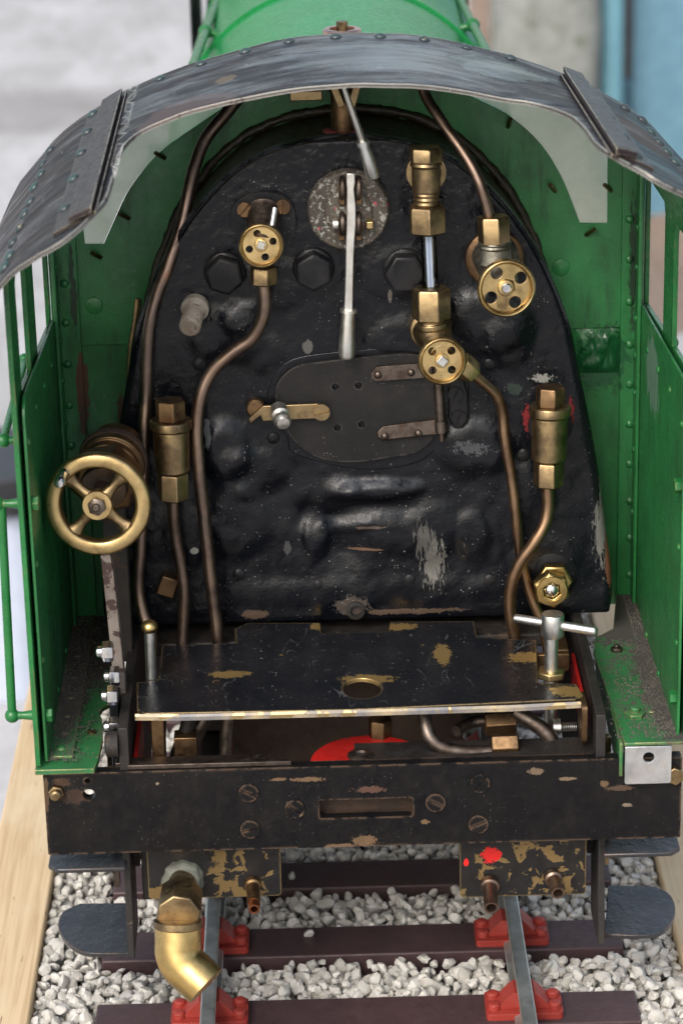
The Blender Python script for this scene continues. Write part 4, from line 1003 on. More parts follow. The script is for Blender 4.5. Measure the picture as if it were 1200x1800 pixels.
# folded lip along the rear edge
yl = min(q[1] for q in fo); lp = [(-88.6, yl+1.2), (-70, yl-.2), (0, yl-.5), (60, yl), (86.3, yl+1.5)]
vs = []; fs = []
for (x, y) in lp: vs += [Vector((x, y-.2, 135.1)), Vector((x, y-.9, 134.2)), Vector((x, y-.8, 132.6)), Vector((x, y+.6, 132.6)), Vector((x, y+1.4, 133.2))]
for i in range(len(lp)-1):
    for j in range(5): fs.append((i*5+j, i*5+(j+1) % 5, i*5+5+(j+1) % 5, i*5+5+j))
fs += [(0, 1, 2, 3, 4), tuple(len(vs)-5+j for j in range(5))]
MAT['lip'] = paint('worn_plate_edge', (.15, .15, .165), (.42, .33, .2), (.25, .45), chips=[((.45, .34, .18), .8, .1, .53, .4), ((.02, .02, .03), 0, .25, .68, .4)], bump=.1)
m = MB(); m.add(vs, fs); m.build('folded_lip', 'lip', fpm, smooth=30)
# tab with a clamp screw at the right
m = MB(); m.plate((86.5, 0, 0), (0, 1, 0), (0, 0, 1), rrect(9.5, 117.5, 25, 134, 2), -2.2); m.build('side_tab', 'bronze', fpm, bevel=.4)
a = PX(1012, 1277, 86.4); b = PX(972, 1275, 76.0); b = Vector((77, a.y, a.z))
m = MB(); L = (b-a).length; m.lathe(a, b-a, thread(a, b-a, 1.9, L-3, .8)+[(L-3, 3.5), (L, 3.5)], 18); m.build('clamp_screw', 'steel', fpm)
# left pin with brass ball head
a = PZ(265, 1196, 134); b = PZ(262, 1100, 134)
top_ = PY(263, 1102, a.y)
m = MB(); m.cyl((a.x, a.y, 112), (top_.x, top_.y, top_.z-1), 2.25, n=18); dp = m.build('drain_lever', 'steel', loco, label='upright steel pin with a brass ball head at the left of the floor')
m = MB(); m.ball((top_.x, top_.y, top_.z), 3.4, sc=(1, 1, .85)); m.build('ball_head', 'brass_bright', dp)
# T-handle at the right
a = PZ(968, 1190, 135); top_ = PY(974, 1079, a.y); k_ = PY(972, 1118, a.y)
m = MB(); m.lathe((a.x, a.y, 110), (0, 0, 1), [(0, 2.7), (k_.z-110+1, 2.7)], 20); th = m.build('screw_handle', 'steel', loco, label='bright steel T-handle screw at the right of the floor')
m = MB(); h_ = top_.z-k_.z; r_ = mm(20, top_); m.lathe((a.x+.4, a.y, k_.z), (0.01, 0, 1), [(0, r_*.93), (.5, r_), (h_-.5, r_), (h_, r_*.93)], 26); m.build('handle_boss', 'steel', th)
zc = PY(972, 1098, a.y).z; c_ = Vector((a.x+.4, a.y, zc))
lft = PY(903, 1086, a.y+8); rgt = PY(1049, 1110, a.y-8)
m = MB(); d = (rgt-lft); L = d.length; m.lathe(lft, d, [(0, .8), (.4, 1.6), (1.2, 1.75), (L-1.2, 2.0), (L-.4, 1.6), (L, .7)], 18); m.build('tommy_bar', 'steel', th)
m = MB(); m.hexa((a.x, a.y, 135), (0, 0, 1), mm(26, a), 3.2, .3); m.build('lock_nut', 'brass', th, bevel=.3)
m = MB(); m.box((82, 80, 130), (10, 22, 4)); m.box((80, 66, 128), (14, 3, 8)); m.build('corner_bracket', 'bronze', loco, bevel=.4)

# ---------------------------------------------------------------- under the floor: pipes, red pivot plate, ashpan
m = MB(); m.box((0, 150, 108), (150, 70, 62)); m.box((0, 108, 126), (176, 30, 6)); m.build('ashpan', 'void_black', loco, bevel=1)  # black ashpan block, added to keep the underside dark and shaded
m = MB(); m.box((-5, 72, 104), (96, 6, 40)); m.build('drag_box', 'rust', loco, bevel=.6)
m = MB(); m.plate((2.5, 0, 114.2), (1, 0, 0), (0, 1, 0), [(23*math.cos(math.pi*i/24), 7+23*math.sin(math.pi*i/24)) for i in range(25)], 5)
pv = m.build('pivot_plate', 'red', loco, bevel=1.2, label='round red pivot plate below the floor')
a = PZ(634, 1329, 114.2); m = MB(); m.lathe(a, (0, 0, 1), [(-.5, 5.5), (.8, 5.2), (1.2, 4.2), (1.3, 2.6), (.2, 2.2)], 22); m.build('pivot_pin', 'steel_dark', pv)
for pts, r_, mt in (([PZ(335, 1250, 128), PZ(325, 1290, 118), PZ(310, 1335, 106), PZ(300, 1390, 90)], 3.0, 'void_black'), ([PZ(372, 1240, 128), PZ(345, 1290, 116), PZ(338, 1340, 104), PZ(330, 1390, 90)], 3.2, 'steel_dark'),
                    ([PZ(402, 1240, 128), PZ(398, 1290, 116), PZ(395, 1340, 104), PZ(392, 1390, 90)], 2.6, 'steel_dark'),
                    ([PZ(745, 1250, 128), PZ(752, 1290, 121), PZ(775, 1314, 116), PZ(815, 1322, 114), PZ(870, 1322, 113)], 2.9, 'steel_dark'),
                    ([PZ(800, 1285, 118), PZ(830, 1270, 118), PZ(870, 1266, 119)], 2.4, 'steel_dark'),
                    ([PZ(905, 1250, 124), PZ(960, 1290, 116), PZ(978, 1330, 106)], 3.2, 'steel_dark'),
                    ([PZ(287, 1240, 128), PZ(286, 1300, 112), PZ(285, 1350, 100)], 1.6, 'steel_dark')):
    m = MB(); m.tube(pts, r_, 12); m.build('under_floor_pipe', mt, loco)
for a, b, r_ in ((PZ(850, 1272, 118), PZ(905, 1268, 118), 5.2), (PZ(862, 1312, 115), PZ(910, 1310, 115), 5.4), (PZ(668, 1262, 122), PZ(668, 1300, 112), 5.0)):
    m = MB(); m.hexa(a, b-a, r_, (b-a).length, .3); m.build('union_nut', 'bronze', loco, bevel=.3)
m = MB(); m.box((-80.5, 20, 122), (5, 8, 22)); m.box((-70, 24, 112), (9, 8, 16)); m.build('frame_bracket', 'bronze', loco, bevel=.4)

# ---------------------------------------------------------------- rear beam
BEB = []
def eb(px, py, a, b, col, me=0, ro=.6, amp=1.25, ns=.5): BEB.append((tuple(PY(px, py, 0)), (a*.45, 4, b*.5), tuple(c*.65 for c in col), me, ro, amp, ns, (1, 1, 1)))
BR2 = (.20, .125, .07)
eb(650, 1388, 18, 3.2, (.13, .07, .05)); eb(600, 1488, 16, 3, BR2); eb(640, 1478, 12, 6, BR2); eb(940, 1356, 7, 3.4, (.21, .15, .1)); eb(995, 1369, 9, 1.8, (.24, .17, .11)); eb(1062, 1378, 5, 3, BR2)
eb(1100, 1415, 5, 2, (.26, .2, .15)); eb(745, 1445, 5, 2.4, BR2); eb(110, 1375, 8, 5, (.09, .05, .03)); eb(130, 1400, 16, 7, (.06, .035, .025)); eb(82, 1400, 2.6, 16, (.13, .08, .045)); eb(540, 1370, 20, 2.2, BR2); eb(1090, 1385, 14, 3, (.12, .075, .05)); eb(277, 1378, 1.6, 1.4, (.32, .26, .18), ro=.7); eb(530, 1432, 2, 1.6, (.3, .22, .13)); eb(490, 1370, 9, 1.6, BR2); eb(1010, 1490, 40, 2, BR2)
MAT['beam'] = paint('worn_black_beam', (.0045, .0045, .0055), (.008, .0075, .0075), (.3, .52), chips=[((.13, .085, .05), 0, .1, .735, .65)], edge=((.17, .11, .075), .3, 1.6, .44),
                    speck=.15, bump=.2, bscale=.3, blobs=BEB, spec=.22, grime=((.022, .018, .016), .35, (1, 1, .5)))
a = PY(561, 1408, 0); b = PY(725, 1431, 0); sl = rrect(a.x, PY(640, 1437, 0).z, b.x, PY(640, 1405, 0).z, .8, 2)
hA = PY(157, 1397, 0); hB = PY(154, 1373, 0)
m = MB(); m.plate((0, 0, 0), (1, 0, 0), (0, 0, 1), rrect(-125, ZT-35.5, 125, ZT, .6, 2), 5.2, [sl, circ(hA.x, hA.z, mm(11, hA), 18), circ(hB.x, hB.z, 1.2, 10)])
bm_ = m.build('rear_beam', 'beam', loco, bevel=.35, label='black rear buffer beam with slotted screws and a drawbar slot')
m = MB(); m.box(((a.x+b.x)/2, 9.5, (sl[0][1]+sl[8][1])/2-.5), (b.x-a.x+4, 2, 12)); m.build('slot_backing', 'rust', bm_)
for (x, y, an) in ((437, 1393, -.5), (440, 1457, .25), (518, 1421, -.7), (765, 1410, -.5), (843, 1376, .9), (840, 1448, .4)):
    P = PY(x, y, 0); slotted(bm_, P, (0, -1, 0), mm(17.5, P), 1.0, 'beam', an, slot=.2)
P = PY(100, 1391, 0); hexbolt(bm_, P, (0, -1, 0), mm(14.5, P), 2.6, 'brass_dull', 'bolt', .3, stud=2.2)
P = PY(1184, 1361, 0); hexbolt(bm_, P, (0, -1, 0), mm(17, P), 2.6, 'brass_dull', 'bolt', .1)
m = MB(); m.box((-67, 8.5, ZT-3), (60, 5, 8)); m.build('packing_strip', 'steel_dark', bm_, bevel=.4)
m = MB(); m.box((-60, 3.2, ZT+1.1), (64, 3.4, 1.8)); m.build('top_strip', 'steel_dark', bm_, bevel=.2)
m = MB(); m.box((45, 14, ZT-2.5), (96, 17, 3)); m.build('beam_shelf', 'black_dull', bm_, bevel=.4)
m = MB(); m.box((0, 7.6, ZT-30), (249, 4.6, 4)); m.build('beam_angle', 'black_dull', bm_)

# ---------------------------------------------------------------- pipe brackets below the beam
MAT['bracket_chip'] = paint('flaking_black_on_brass', (.006, .006, .007), (.011, .01, .0095), (.3, .5), chips=[((.27, .185, .08), .7, .11, .545, .45)], edge=((.42, .3, .13), .8, 1.1, .3), speck=.4, bump=.25,
                             blobs=[(tuple(PY(863, 1503, 12)), (4.6, 5, 4.2), (.58, .014, .012), 0, .45, .9, .5, (1, 1, 1)), (tuple(PY(819, 1516, 12)), (1.2, 5, 2), (.7, .02, .015), 0, .45, .5, .4, (1, 1, 1)),
                                    (tuple(PY(310, 1520, 12)), (18, 5, 12), (.013, .013, .014), 0, .4, .7, .12, (1, 1, 1))])
brs = []
for (x0, x1, y0, y1, nm) in ((262, 492, 1480, 1580, 'left pipe bracket, brass showing through flaking black paint'), (808, 1030, 1470, 1577, 'right pipe bracket, flaking black paint with a red dab')):
    a = PY(x0, y1, 12); b = PY(x1, y0, 12)
    m = MB(); m.plate((0, 12, 0), (1, 0, 0), (0, 0, 1), rrect(a.x, a.z-.2, b.x, ZT-34, 1.6), 2.2)
    brs.append(m.build('pipe_bracket', 'bracket_chip', loco, bevel=.3, label=nm))
# brass elbow
P = PY(322, 1545, 12); B = PY(310, 1592, -14); C2 = PY(305, 1650, -24); D = PY(362, 1738, -36)
MAT['solder'] = paint('solder_crust', (.16, .17, .14), (.09, .085, .07), (.5, .8), bump=.5, bscale=.5)
m = MB(); m.lathe(P, (0, -1, 0), [(-1, 8.6), (0, 8.6), (.8, 8.5), (1.6, 8.2), (2.4, 7.8), (3.4, 7.2), (4.2, 6.6), (5, 6)], 40)
for v in m.v: v += Vector((mnoise.noise(v*.35), 0, mnoise.noise(v*.35+Vector((7, 0, 3)))))*1.3
el = m.build('pipe_flange', 'solder', brs[0], smooth=60)
U1 = PY(314, 1610, -26); e1 = (U1-P).normalized(); L1 = (U1-P).length
m = MB(); m.lathe(P, e1, [(0, mm(25, P)), (L1, mm(25, P))], 24); m.lathe(P+e1*L1*.42, e1, [(0, 7.6), (.9, 8.8), (L1*.55, 9.2), (L1*.6, 8.6)], 8, .2); m.build('pipe_stub', 'brass_dull', brs[0], bevel=.5)
S0 = PY(313, 1622, -26); S1 = PY(313, 1686, -30); S2 = PY(362, 1733, -36); R1 = mm(41, S1)
m = MB(); m.tube([S0, S0.lerp(S1, .45), S0.lerp(S1, .8), S1.lerp(S2, .2), S1.lerp(S2, .55), S2], R1, 30, 4)
m.build('brass_elbow', 'brass_bright', brs[0], smooth=50, label='polished brass pipe elbow pointing down to the right')
m = MB(); m.lathe(S0-(S1-S0).normalized()*1.5, (S1-S0), [(0, R1*.92), (.5, R1*1.04), (3.0, R1*1.05), (3.5, R1*.98)], 30); m.build('elbow_rim', 'brass_dull', brs[0])
def stub(par, x, y, yr, x2, y2, y2r, r, mat, tip=None):
    a = PY(x, y, yr); b = PY(x2, y2, y2r); L = (b-a).length; rr = mm(r, a)
    m = MB(); m.lathe(a, b-a, [(0, rr), (L, rr), (L, rr*.68), (L-6, rr*.66)], 22); m.lathe(a, b-a, [(0, rr*1.35), (2.5, rr*1.3), (3.2, rr)], 20)
    o = m.build('pipe_stub', mat, par)
    if tip:
        c = b+(b-a).normalized()*3.6; m = MB(); m.lathe(b-(b-a).normalized()*2.5, b-a, [(0, rr*.9), (6.5, rr*.86), (6.5, rr*.55), (1, rr*.5)], 20, closed=True); m.build('pipe_tip', tip, par)
MAT['copper_new'] = metal('clean_copper', (.62, .24, .12), (.45, .16, .08), (.25, .4), .2)
stub(brs[0], 444, 1552, 12, 446, 1588, -2, 11.5, 'bronze', 'copper_new')
stub(brs[1], 860, 1552, 12, 863, 1596, -3, 13, 'copper_dark')
stub(brs[1], 970, 1540, 12, 980, 1570, 0, 12, 'copper_dark')

# ---------------------------------------------------------------- steps
for sx in (-1, 1):
    cxp = (lambda x: x)
    m = MB()
    xb = -95 if sx < 0 else 95
    hang = MB(); hang.plate((xb-1.4 if sx < 0 else xb-1.4, 0, 0), (0, 1, 0), (0, 0, 1), [(9, 84), (9, 48), (6, 29), (34, 29), (40, 84)], -2.8)
    hg = hang.build('step_hanger', 'black_dull', loco, bevel=.4, label='left step hanger with two step plates' if sx < 0 else 'right step hanger with two step plates')
    if sx < 0: lo = [(237, 1675), (180, 1676), (150, 1674), (126, 1662), (107, 1640), (103, 1622), (112, 1602), (142, 1588), (228, 1587)]
    else: lo = [(1062, 1642), (1110, 1644), (1150, 1642), (1172, 1630), (1185, 1608), (1184, 1585), (1172, 1568), (1150, 1558), (1068, 1556)]
    Z0 = 29.0
    pl = [xy(PZ(x, y, Z0)) for x, y in lo]; pl = [pl[0]]+smooth_poly(pl[1:-1], 3)+[pl[-1]]
    m = MB(); m.plate((0, 0, Z0), (1, 0, 0), (0, 1, 0), pl, 1.9); MAT.setdefault('step', paint('blue_black_step_paint', (.019, .022, .029), (.028, .03, .034), (.22, .4), chips=[((.1, .06, .04), 0, .2, .72, .6)], edge=((.14, .08, .05), .4, 1.2, .45), speck=.3, bump=.5, bscale=.35))
    m.build('step_plate', 'step', hg, bevel=.5)
    m = MB(); x0 = sx*95; x1 = sx*126
    m.plate((0, 0, 72.5), (1, 0, 0), (0, 1, 0), [(x0, 2), (x1-sx*4, 2), (x1, 6), (x1, 32), (x1-sx*6, 36), (x0, 36)], 2.0); m.build('step_plate', 'step', hg, bevel=.6)
    m = MB(); m.box((sx*88, 24, 66), (4, 9, 36)); m.build('guard_bar', 'black_dull', loco, bevel=.5)
    rivet(hg, (sx*96.8, 22, 62), (sx, 0, 0), 1.8, 'black'); rivet(hg, (sx*96.8, 22, 40), (sx, 0, 0), 1.8, 'black')

# ---------------------------------------------------------------- boiler, valve and handrails ahead of the cab
MAT['green_boiler'] = paint('glossy_green_boiler', (.016, .21, .06), (.014, .18, .05), (.22, .36), bump=.1, spec=.12)
m = MB(); m.lathe((2, 153, 272), (0, 1, 0), [(0, 83), (215, 82)], 72); bo = m.build('boiler', 'green_boiler', loco, smooth=30, label='glossy green boiler barrel beyond the cab')
m = MB(); m.lathe((2, 368, 272), (0, 1, 0), [(0, 81), (0.1, 83.6), (9, 83.6), (9.2, 81)], 72); m.build('boiler_band', 'green_boiler', bo)
m = MB(); m.lathe((2, 377, 267), (0, 1, 0), [(0, 87), (260, 78), (420, 76)], 72); m.build('front_barrel', 'green_boiler', bo)
P = PY(601, 52, 172); m = MB(); r_ = mm(34, P)
m.lathe((P.x, 172, P.z-20), (0, 0, 1), [(0, r_*.8), (16, r_*.8), (17, r_), (20, r_), (20.5, r_*.92), (20.5, r_*.66), (12, r_*.6)], 36)
MAT['pink_brass'] = metal('pale_copper_ring', (.62, .42, .34), (.45, .3, .24), (.25, .4), .2)
svv = m.build('safety_valve', 'pink_brass', loco, label='round safety valve casing just ahead of the roof')
m = MB(); m.cyl((P.x, 172, P.z-10), (P.x, 172, P.z+3.5), 2.4, n=6); m.build('valve_spindle', 'brass_dull', svv)
for sx, a, b in ((-1, PY(338, 118, 240), PY(384, -5, 560)), (1, PY(856, 95, 240), PY(806, -5, 560))):
    d_ = b-a
    m = MB(); m.cyl(a, a+d_*1.6, 2.2, n=14); hr_ = m.build('boiler_handrail', 'green', bo)
    for t in (.45, .95):
        p_ = a+d_*t; m = MB(); m.ball(p_, 3.6); m.lathe(p_, (-sx, 0, -.25), [(0, 2), (16, 2)], 12); m.build('handrail_knob', 'green', bo)
    m = MB(); m.box((sx*80, 700, 250), (2, 140, 160)); m.build('dark_side_plate', 'black', loco, bevel=1)  # plain dark plate each side, added for the dark strip beside the barrel
m = MB(); m.box((0, 480, 176), (236, 640, 3)); m.box((-117, 480, 168), (2, 640, 18)); m.box((117, 480, 168), (2, 640, 18)); m.build('running_board', 'green', loco, bevel=.5)
m = MB(); m.box((0, 480, 120), (60, 640, 100)); m.build('main_frame', 'void_black', loco)
m = MB(); m.lathe((2, 795, 264), (0, 1, 0), [(0, 79), (120, 79), (124, 70), (128, 20)], 60); m.build('smokebox', 'black', loco)
for Y, r_ in ((128, 38), (330, 62), (480, 62), (630, 62)):
    for sx in (-1, 1):
        m = MB(); m.lathe((sx*60, Y, r_), (sx, 0, 0), [(-3, r_+3), (0, r_+3), (0.5, r_), (9, r_-.5), (9.2, r_-4), (6, r_-5), (5.5, 9), (10, 8), (10, 2)], 48)
        m.build('wheel', 'black_dull', loco)
    m = MB(); m.cyl((-62, Y, r_), (62, Y, r_), 7); m.build('axle', 'void_black', loco)
# ================================================================== track
GZ = -700.0                                             # level of the concrete
track = empty('railway_track', (0, 90, -20)); Z0 = -14.0
tag(track, 'miniature railway track of steel rails in red chairs on brown sleepers', 'track')
track.location = (0, 0, 0)
MAT['sleeper'] = paint('stained_sleeper', (.062, .034, .036), (.045, .025, .027), (.4, .65), speck=.25, bump=.3, bscale=.25)
MAT['chair_red'] = paint('red_plastic_chair', (.31, .036, .026), (.24, .03, .022), (.35, .6), speck=.2, bump=.2)
RX = 65.5
for sx in (-1, 1):
    pr = [(-2.9, 0), (2.9, 0), (3.1, -.8), (3.0, -3.6), (1.2, -4.8), (1.2, -10.5), (4.6, -12.2), (4.6, -13.4), (-4.6, -13.4), (-4.6, -12.2), (-1.2, -10.5), (-1.2, -4.8), (-3.0, -3.6), (-3.1, -.8)]
    m = MB(); m.plate((sx*RX, -330, 0), (1, 0, 0), (0, 0, 1), pr, 1500); m.build('rail', 'rail_steel', track, bevel=.5, label='left steel rail' if sx < 0 else 'right steel rail')
    m = MB(); m.box((sx*RX-.4, 400, -13.2), (8.2, 1440, 1.6)); m.build('rail_strip', 'chair_red', track)
def chair_mesh():
    m = MB(); m.plate((0, 0, -11), (1, 0, 0), (0, 1, 0), rrect(-16, -9.5, 16, 9.5, 2), 3.0)
    for s in (-1, 1):
        # jaw that leans on the rail web, and a bolt boss outside
        vs = [(s*3.8, y, z) for y in (-6, 6) for z in (-11, -3.6)]
        pf = [(s*1.9, -3.9), (s*4.2, -3.3), (s*6.2, -5.2), (s*9.2, -8.4), (s*11.5, -10.9), (s*1.9, -10.9)]
        if s < 0: pf = pf[::-1]
        m.plate((0, -5.5, 0), (1, 0, 0), (0, 0, 1), pf, 11)
        m.lathe((s*12.6, 4.5, -11), (0, 0, 1), [(0, 2.8), (2.2, 2.6), (2.8, 1.8)], 12)
        m.lathe((s*12.6, -4.5, -11), (0, 0, 1), [(0, 2.8), (2.2, 2.6), (2.8, 1.8)], 12)
    return m.mesh('rail_chair', 'chair_red')
chm = chair_mesh()
sl_ = MB(); sl_.box((0, 0, -7), (227, 25, 14)); slm = sl_.mesh('sleeper', 'sleeper')
for k_ in range(-4, 13):
    rr_ = random.Random(k_+50)
    s = bpy.data.objects.new('sleeper', slm); COL.objects.link(s); s.parent = track
    s.location = (rr_.uniform(-1, 1)*.001, (30+60.5*k_)*.001, Z0*.001); s.rotation_euler = (0, 0, rr_.uniform(-.006, .006))
    b = s.modifiers.new('bevel', 'BEVEL'); b.width = .0008; b.segments = 2
    for sx in (-1, 1):
        c = bpy.data.objects.new('rail_chair', chm); COL.objects.link(c); c.parent = s; c.location = (sx*RX*.001, 0, -Z0*.001)
        b = c.modifiers.new('bevel', 'BEVEL'); b.width = .0006; b.segments = 2; b.limit_method = 'ANGLE'

# ballast: angular stones, several layers deep
rg = np.random.default_rng(11)
def stone_shape(seed):
    r = np.random.default_rng(seed)
    bm = bmesh.new(); bmesh.ops.create_icosphere(bm, subdivisions=2, radius=1)
    planes = [(lambda v: v/np.linalg.norm(v))(r.normal(size=3)) for _ in range(10)]; ds = r.uniform(.55, .85, 10)
    vs = []
    for v in bm.verts:
        d = np.array(v.co); d = d/np.linalg.norm(d); t = 1.1
        for p_, q in zip(planes, ds):
            k = d@p_
            if k > 1e-3: t = min(t, q/k)
        vs.append(d*t)
    fs = np.array([[x.index for x in f.verts] for f in bm.faces]); bm.free()
    vs = np.array(vs)*np.array([1, r.uniform(.7, 1), r.uniform(.55, .85)]); return vs, fs
shapes = [stone_shape(100+i) for i in range(24)]
P_, F2 = [], []; k = 0
def put(x, y, z, r):
    global k
    v, f = shapes[rg.integers(24)]
    q = rg.normal(size=4); q /= np.linalg.norm(q); a, b, c, d = q
    Rm = np.array([[1-2*(c*c+d*d), 2*(b*c-a*d), 2*(b*d+a*c)], [2*(b*c+a*d), 1-2*(b*b+d*d), 2*(c*d-a*b)], [2*(b*d-a*c), 2*(c*d+a*b), 1-2*(b*b+c*c)]])
    P_.append((v*r)@Rm.T+np.array([x, y, z])); F2.append(f+k); k += len(v)
X0, X1 = -141.5, 137.0
def covered(x, y, r):
    yy = (y-30) % 60.5; yy = min(yy, 60.5-yy)
    return yy < 12.5+r*.55 and abs(x) < 113+r*.5
for layer, (z, st) in enumerate(((-25.5, 5.2), (-21, 5.0), (-17.0, 4.9))):
    y = -150.0
    while y < (520 if layer == 0 else 870):
        x = X0+2
        while x < X1-1:
            xx = x+rg.uniform(-2.2, 2.2); yy = y+rg.uniform(-2.2, 2.2); r = rg.uniform(2.5, 4.6)*(.75 if rg.random() < .35 else 1)
            xx = min(max(xx, X0+r*.8), X1-r*.8)
            near = abs(abs(xx)-RX) < 4.5
            if not (covered(xx, yy, r) or (near and z > -24)): put(xx, yy, z+rg.uniform(-1.6, 1.6)+(-1.0 if layer == 2 and rg.random() < .3 else 0), r)
            x += st
        y += st*(1 if y < 520 else 1.25)
for _ in range(14): put(rg.uniform(-130, 130), rg.uniform(-60, 200), -12.5, rg.uniform(2.4, 3.4))
vv = np.concatenate(P_)*.001; ff = np.concatenate(F2)
me = bpy.data.meshes.new('ballast'); me.vertices.add(len(vv)); me.vertices.foreach_set('co', vv.ravel())
me.loops.add(ff.size); me.loops.foreach_set('vertex_index', ff.ravel().astype(np.int32)); me.polygons.add(len(ff))
me.polygons.foreach_set('loop_start', np.arange(0, ff.size, 3, dtype=np.int32)); me.polygons.foreach_set('loop_total', np.full(len(ff), 3, dtype=np.int32))
me.update(); me.validate()
me.polygons.foreach_set('use_smooth', [True]*len(me.polygons)); me.set_sharp_from_angle(angle=math.radians(24))
g = G('limestone_chippings')
rnd = g.geo.outputs['Random Per Island']
col = g.mix(rnd, (.36, .345, .315), (.63, .61, .57)); col = g.mix(g.step(g.noise(.3, 5, .6), .48, .75), col, (.38, .35, .30))
g.bump(g.noise(.9, 5, .65), .6, .35); me.materials.append(g.done(col, .85))
bal = bpy.data.objects.new('ballast', me); COL.objects.link(bal)
tag(bal, 'pale angular limestone ballast between the sleepers', 'ballast', kind='stuff')

# timber planks either side of the ballast
g = G('weathered_pine')
n1 = g.noise(.35, 6, .6, .6, (1, .035, 1)); n2 = g.noise(.03, 4, .6, 0, (1, .3, 1))
col = g.mix(g.step(n1, .35, .7), (.64, .49, .30), (.50, .355, .20)); col = g.mix(g.step(n2, .45, .7), col, (.68, .55, .37))
col = g.mix(g.step(g.noise(.5, 3, .5, 0, (1, .12, 1)), .69, .73), col, (.25, .17, .09))
g.bump(n1, .4, .3); MAT['pine'] = g.done(col, .6)
for xa, xb, lb in ((-170.5, -141.0, 'pine plank along the left side of the ballast'), (136.4, 167, 'pine plank along the right side of the ballast')):
    m = MB(); n = 24; vs = []
    m.box(((xa+xb)/2, 260, -33), (xb-xa, 1240, 42)); o = m.build('timber_plank', 'pine', None, bevel=1.2)
    tag(o, lb, 'plank', 'planks edging the ballast')
m = MB(); m.box((-2, 260, -38), (276, 1240, 12)); o = m.build('track_stand', 'void_black', None); tag(o, 'dark board under the ballast between the planks', 'board')
for lx in (-120, 116):
    for ly in (-240, 260, 760):
        m = MB(); m.box((lx, ly, (-44.5+GZ)/2), (44, 44, -44.5-GZ)); m.build('leg', 'pine', o, bevel=1.5)
# ================================================================== ground and what stands behind
g = G('worn_concrete')
s1 = g.noise(.004, 7, .7, .8, (1.6, .6, 1)); s2 = g.noise(.03, 5, .7); s3 = g.noise(.009, 6, .7, .5, (1.4, .6, 1))
col = g.mix(g.step(s1, .38, .62), (.35, .345, .345), (.48, .475, .48)); col = g.mix(g.math('MULTIPLY', g.step(s3, .5, .7), .5), col, (.20, .19, .185)); col = g.mix(g.math('MULTIPLY', g.step(s2, .5, .8), .35), col, (.2, .19, .18))
bc = PZ(150, 190, GZ); col = g.mix(g.math('MULTIPLY', g.blob(tuple(bc), (2600, 620, 400), 1.3, .0022, (.5, 1, 1), .8), .55), col, (.17, .155, .15))
g.bump(s2, .4, 3); MAT['concrete'] = g.done(col, .85)
me = bpy.data.meshes.new('ground'); h = 60.0
me.from_pydata([(-h, -h, GZ*.001), (h, -h, GZ*.001), (h, h, GZ*.001), (-h, h, GZ*.001)], [], [(0, 1, 2, 3)]); me.materials.append(MAT['concrete'])
gr = bpy.data.objects.new('ground', me); COL.objects.link(gr); tag(gr, 'pale grey worn concrete ground', None, kind='structure')
YB = 3650.0
def bx(px): return PY(px+6, 120, YB).x
MAT['teal'] = paint('faded_teal_paint', (.13, .30, .37), (.16, .34, .42), (.5, .7), bump=.5, bscale=.02)
MAT['teal2'] = paint('blue_fence_paint', (.12, .25, .33), (.095, .205, .28), (.5, .7), bump=.5, bscale=.02)
MAT['stone'] = paint('rough_grey_stone', (.24, .25, .235), (.17, .18, .165), (.8, .95), chips=[((.13, .14, .11), 0, .02, .6, .9)], bump=8, bscale=.02)
MAT['earth'] = paint('brown_earth', (.21, .16, .13), (.15, .11, .085), (.8, .95), bump=4, bscale=.05)
m = MB()
for i in range(9): m.box((bx(1104)+75+i*150, YB+20, GZ+550), (146, 18, 1100))
fence = empty('fence_panel', (bx(1104), YB, GZ)); tag(fence, 'faded blue board fence, out of focus at the right', 'fence')
for i in range(9):
    m = MB(); m.box((75+i*150, 20, 550), (146, 18, 1100)); o = m.build('board', 'teal2', fence, bevel=3)
m = MB(); m.box((660, 42, 250), (1340, 24, 70)); m.box((660, 42, 880), (1340, 24, 70)); m.build('fence_rail', 'teal2', fence)
pc = (bx(1040)+bx(1080))/2; m = MB(); m.lathe((pc, YB-60, GZ), (0, 0, 1), [(0, 34), (8, 34), (8.1, 20.5), (1300, 20.5), (1305, 15)], 24); o = m.build('post', 'teal', None); tag(o, 'slim teal metal post standing left of the blue fence', 'post')
m = MB(); vs = []; fs = []; xa, xb = bx(848), bx(1036)
nz, na = 24, 20
for i in range(nz+1):
    for j in range(na):
        th = 2*math.pi*j/na; ca, sa = math.cos(th), math.sin(th)
        k1 = (abs(ca)**4+abs(sa)**4)**-.25
        p_ = Vector(((xa+xb)/2+(xb-xa)/2*ca*k1*(1-.1*i/nz), YB-80+70*sa*k1, GZ+i*900/nz)); p_ += Vector((mnoise.noise(p_*.01), mnoise.noise(p_*.012+Vector((5, 0, 0))), 0))*9; vs.append(p_)
for i in range(nz):
    for j in range(na): fs.append((i*na+j, i*na+(j+1) % na, (i+1)*na+(j+1) % na, (i+1)*na+j))
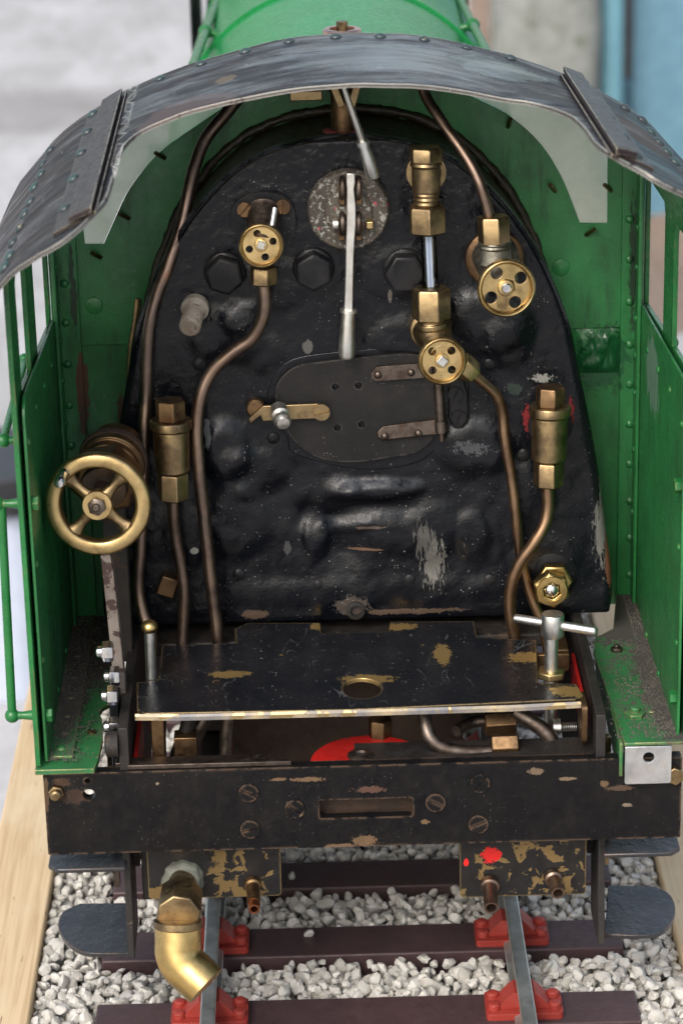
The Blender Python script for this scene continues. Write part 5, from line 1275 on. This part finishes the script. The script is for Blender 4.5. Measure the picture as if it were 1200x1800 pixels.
fs.append(tuple(nz*na+j for j in range(na))); fs.append(tuple(range(na-1, -1, -1)))
m.add(vs, fs); o = m.build('stone_pillar', 'stone', None, smooth=60); tag(o, 'rough grey stone pillar behind the boiler, out of focus', 'pillar')
# strip of earth with a little weed at the foot of the fence
m = MB(); n = 40; vs = []; fs = []
for i in range(n+1):
    for j, yo in enumerate((-520, -300, 60, 420)):
        x_ = bx(830)+i*1900/n; z_ = GZ+(-2, 25, 60, 950)[j]*(1+.25*mnoise.noise(Vector((x_*.02, yo*.02, 0)))) ; vs.append(Vector((x_, YB+yo+(20*mnoise.noise(Vector((x_*.01, 3, 0))) if j == 0 else 0), z_)))
for i in range(n):
    for j in range(3): a = i*4+j; fs.append((a, a+4, a+5, a+1))
m.add(vs, fs); o = m.build('earth_strip', 'earth', None, smooth=70); tag(o, kind='structure')
# pale blue-grey storage box with black lid on the ground at the left
MAT['box_grey'] = paint('pale_blue_grey_plastic', (.50, .55, .66), (.45, .5, .6), (.3, .45), bump=.1)
MAT['box_black'] = paint('black_plastic', (.012, .013, .016), (.02, .02, .024), (.3, .5), bump=.1)
bx0 = empty('storage_box', (-760, 1350, GZ)); tag(bx0, 'pale blue-grey storage box with a black lid, blurred at the left edge', 'box')
YX = 1830.0
za, zb_, zc_ = PY(10, 838, YX).z, PY(10, 905, YX).z, PY(10, 1285, YX).z
xr_ = PY(70, 1000, YX).x
bx0.location = ((xr_-300)*.001, YX*.001, GZ*.001)
m = MB(); m.plate((0, 0, 0), (1, 0, 0), (0, 1, 0), rrect(-300, 0, 300, 150, 40, 6), -(zb_-GZ)); m.build('box_body', 'box_grey', bx0, bevel=8)
m = MB(); m.plate((0, 0, zb_-GZ+.5), (1, 0, 0), (0, 1, 0), rrect(-315, -14, 315, 164, 44, 6), -(za-zb_)); m.build('box_lid', 'box_black', bx0, bevel=8)
for z_ in (.3, .6):
    m = MB(); m.box((0, -4, (zb_-GZ)*z_), (480, 10, 16)); m.build('rib', 'box_grey', bx0, bevel=3)
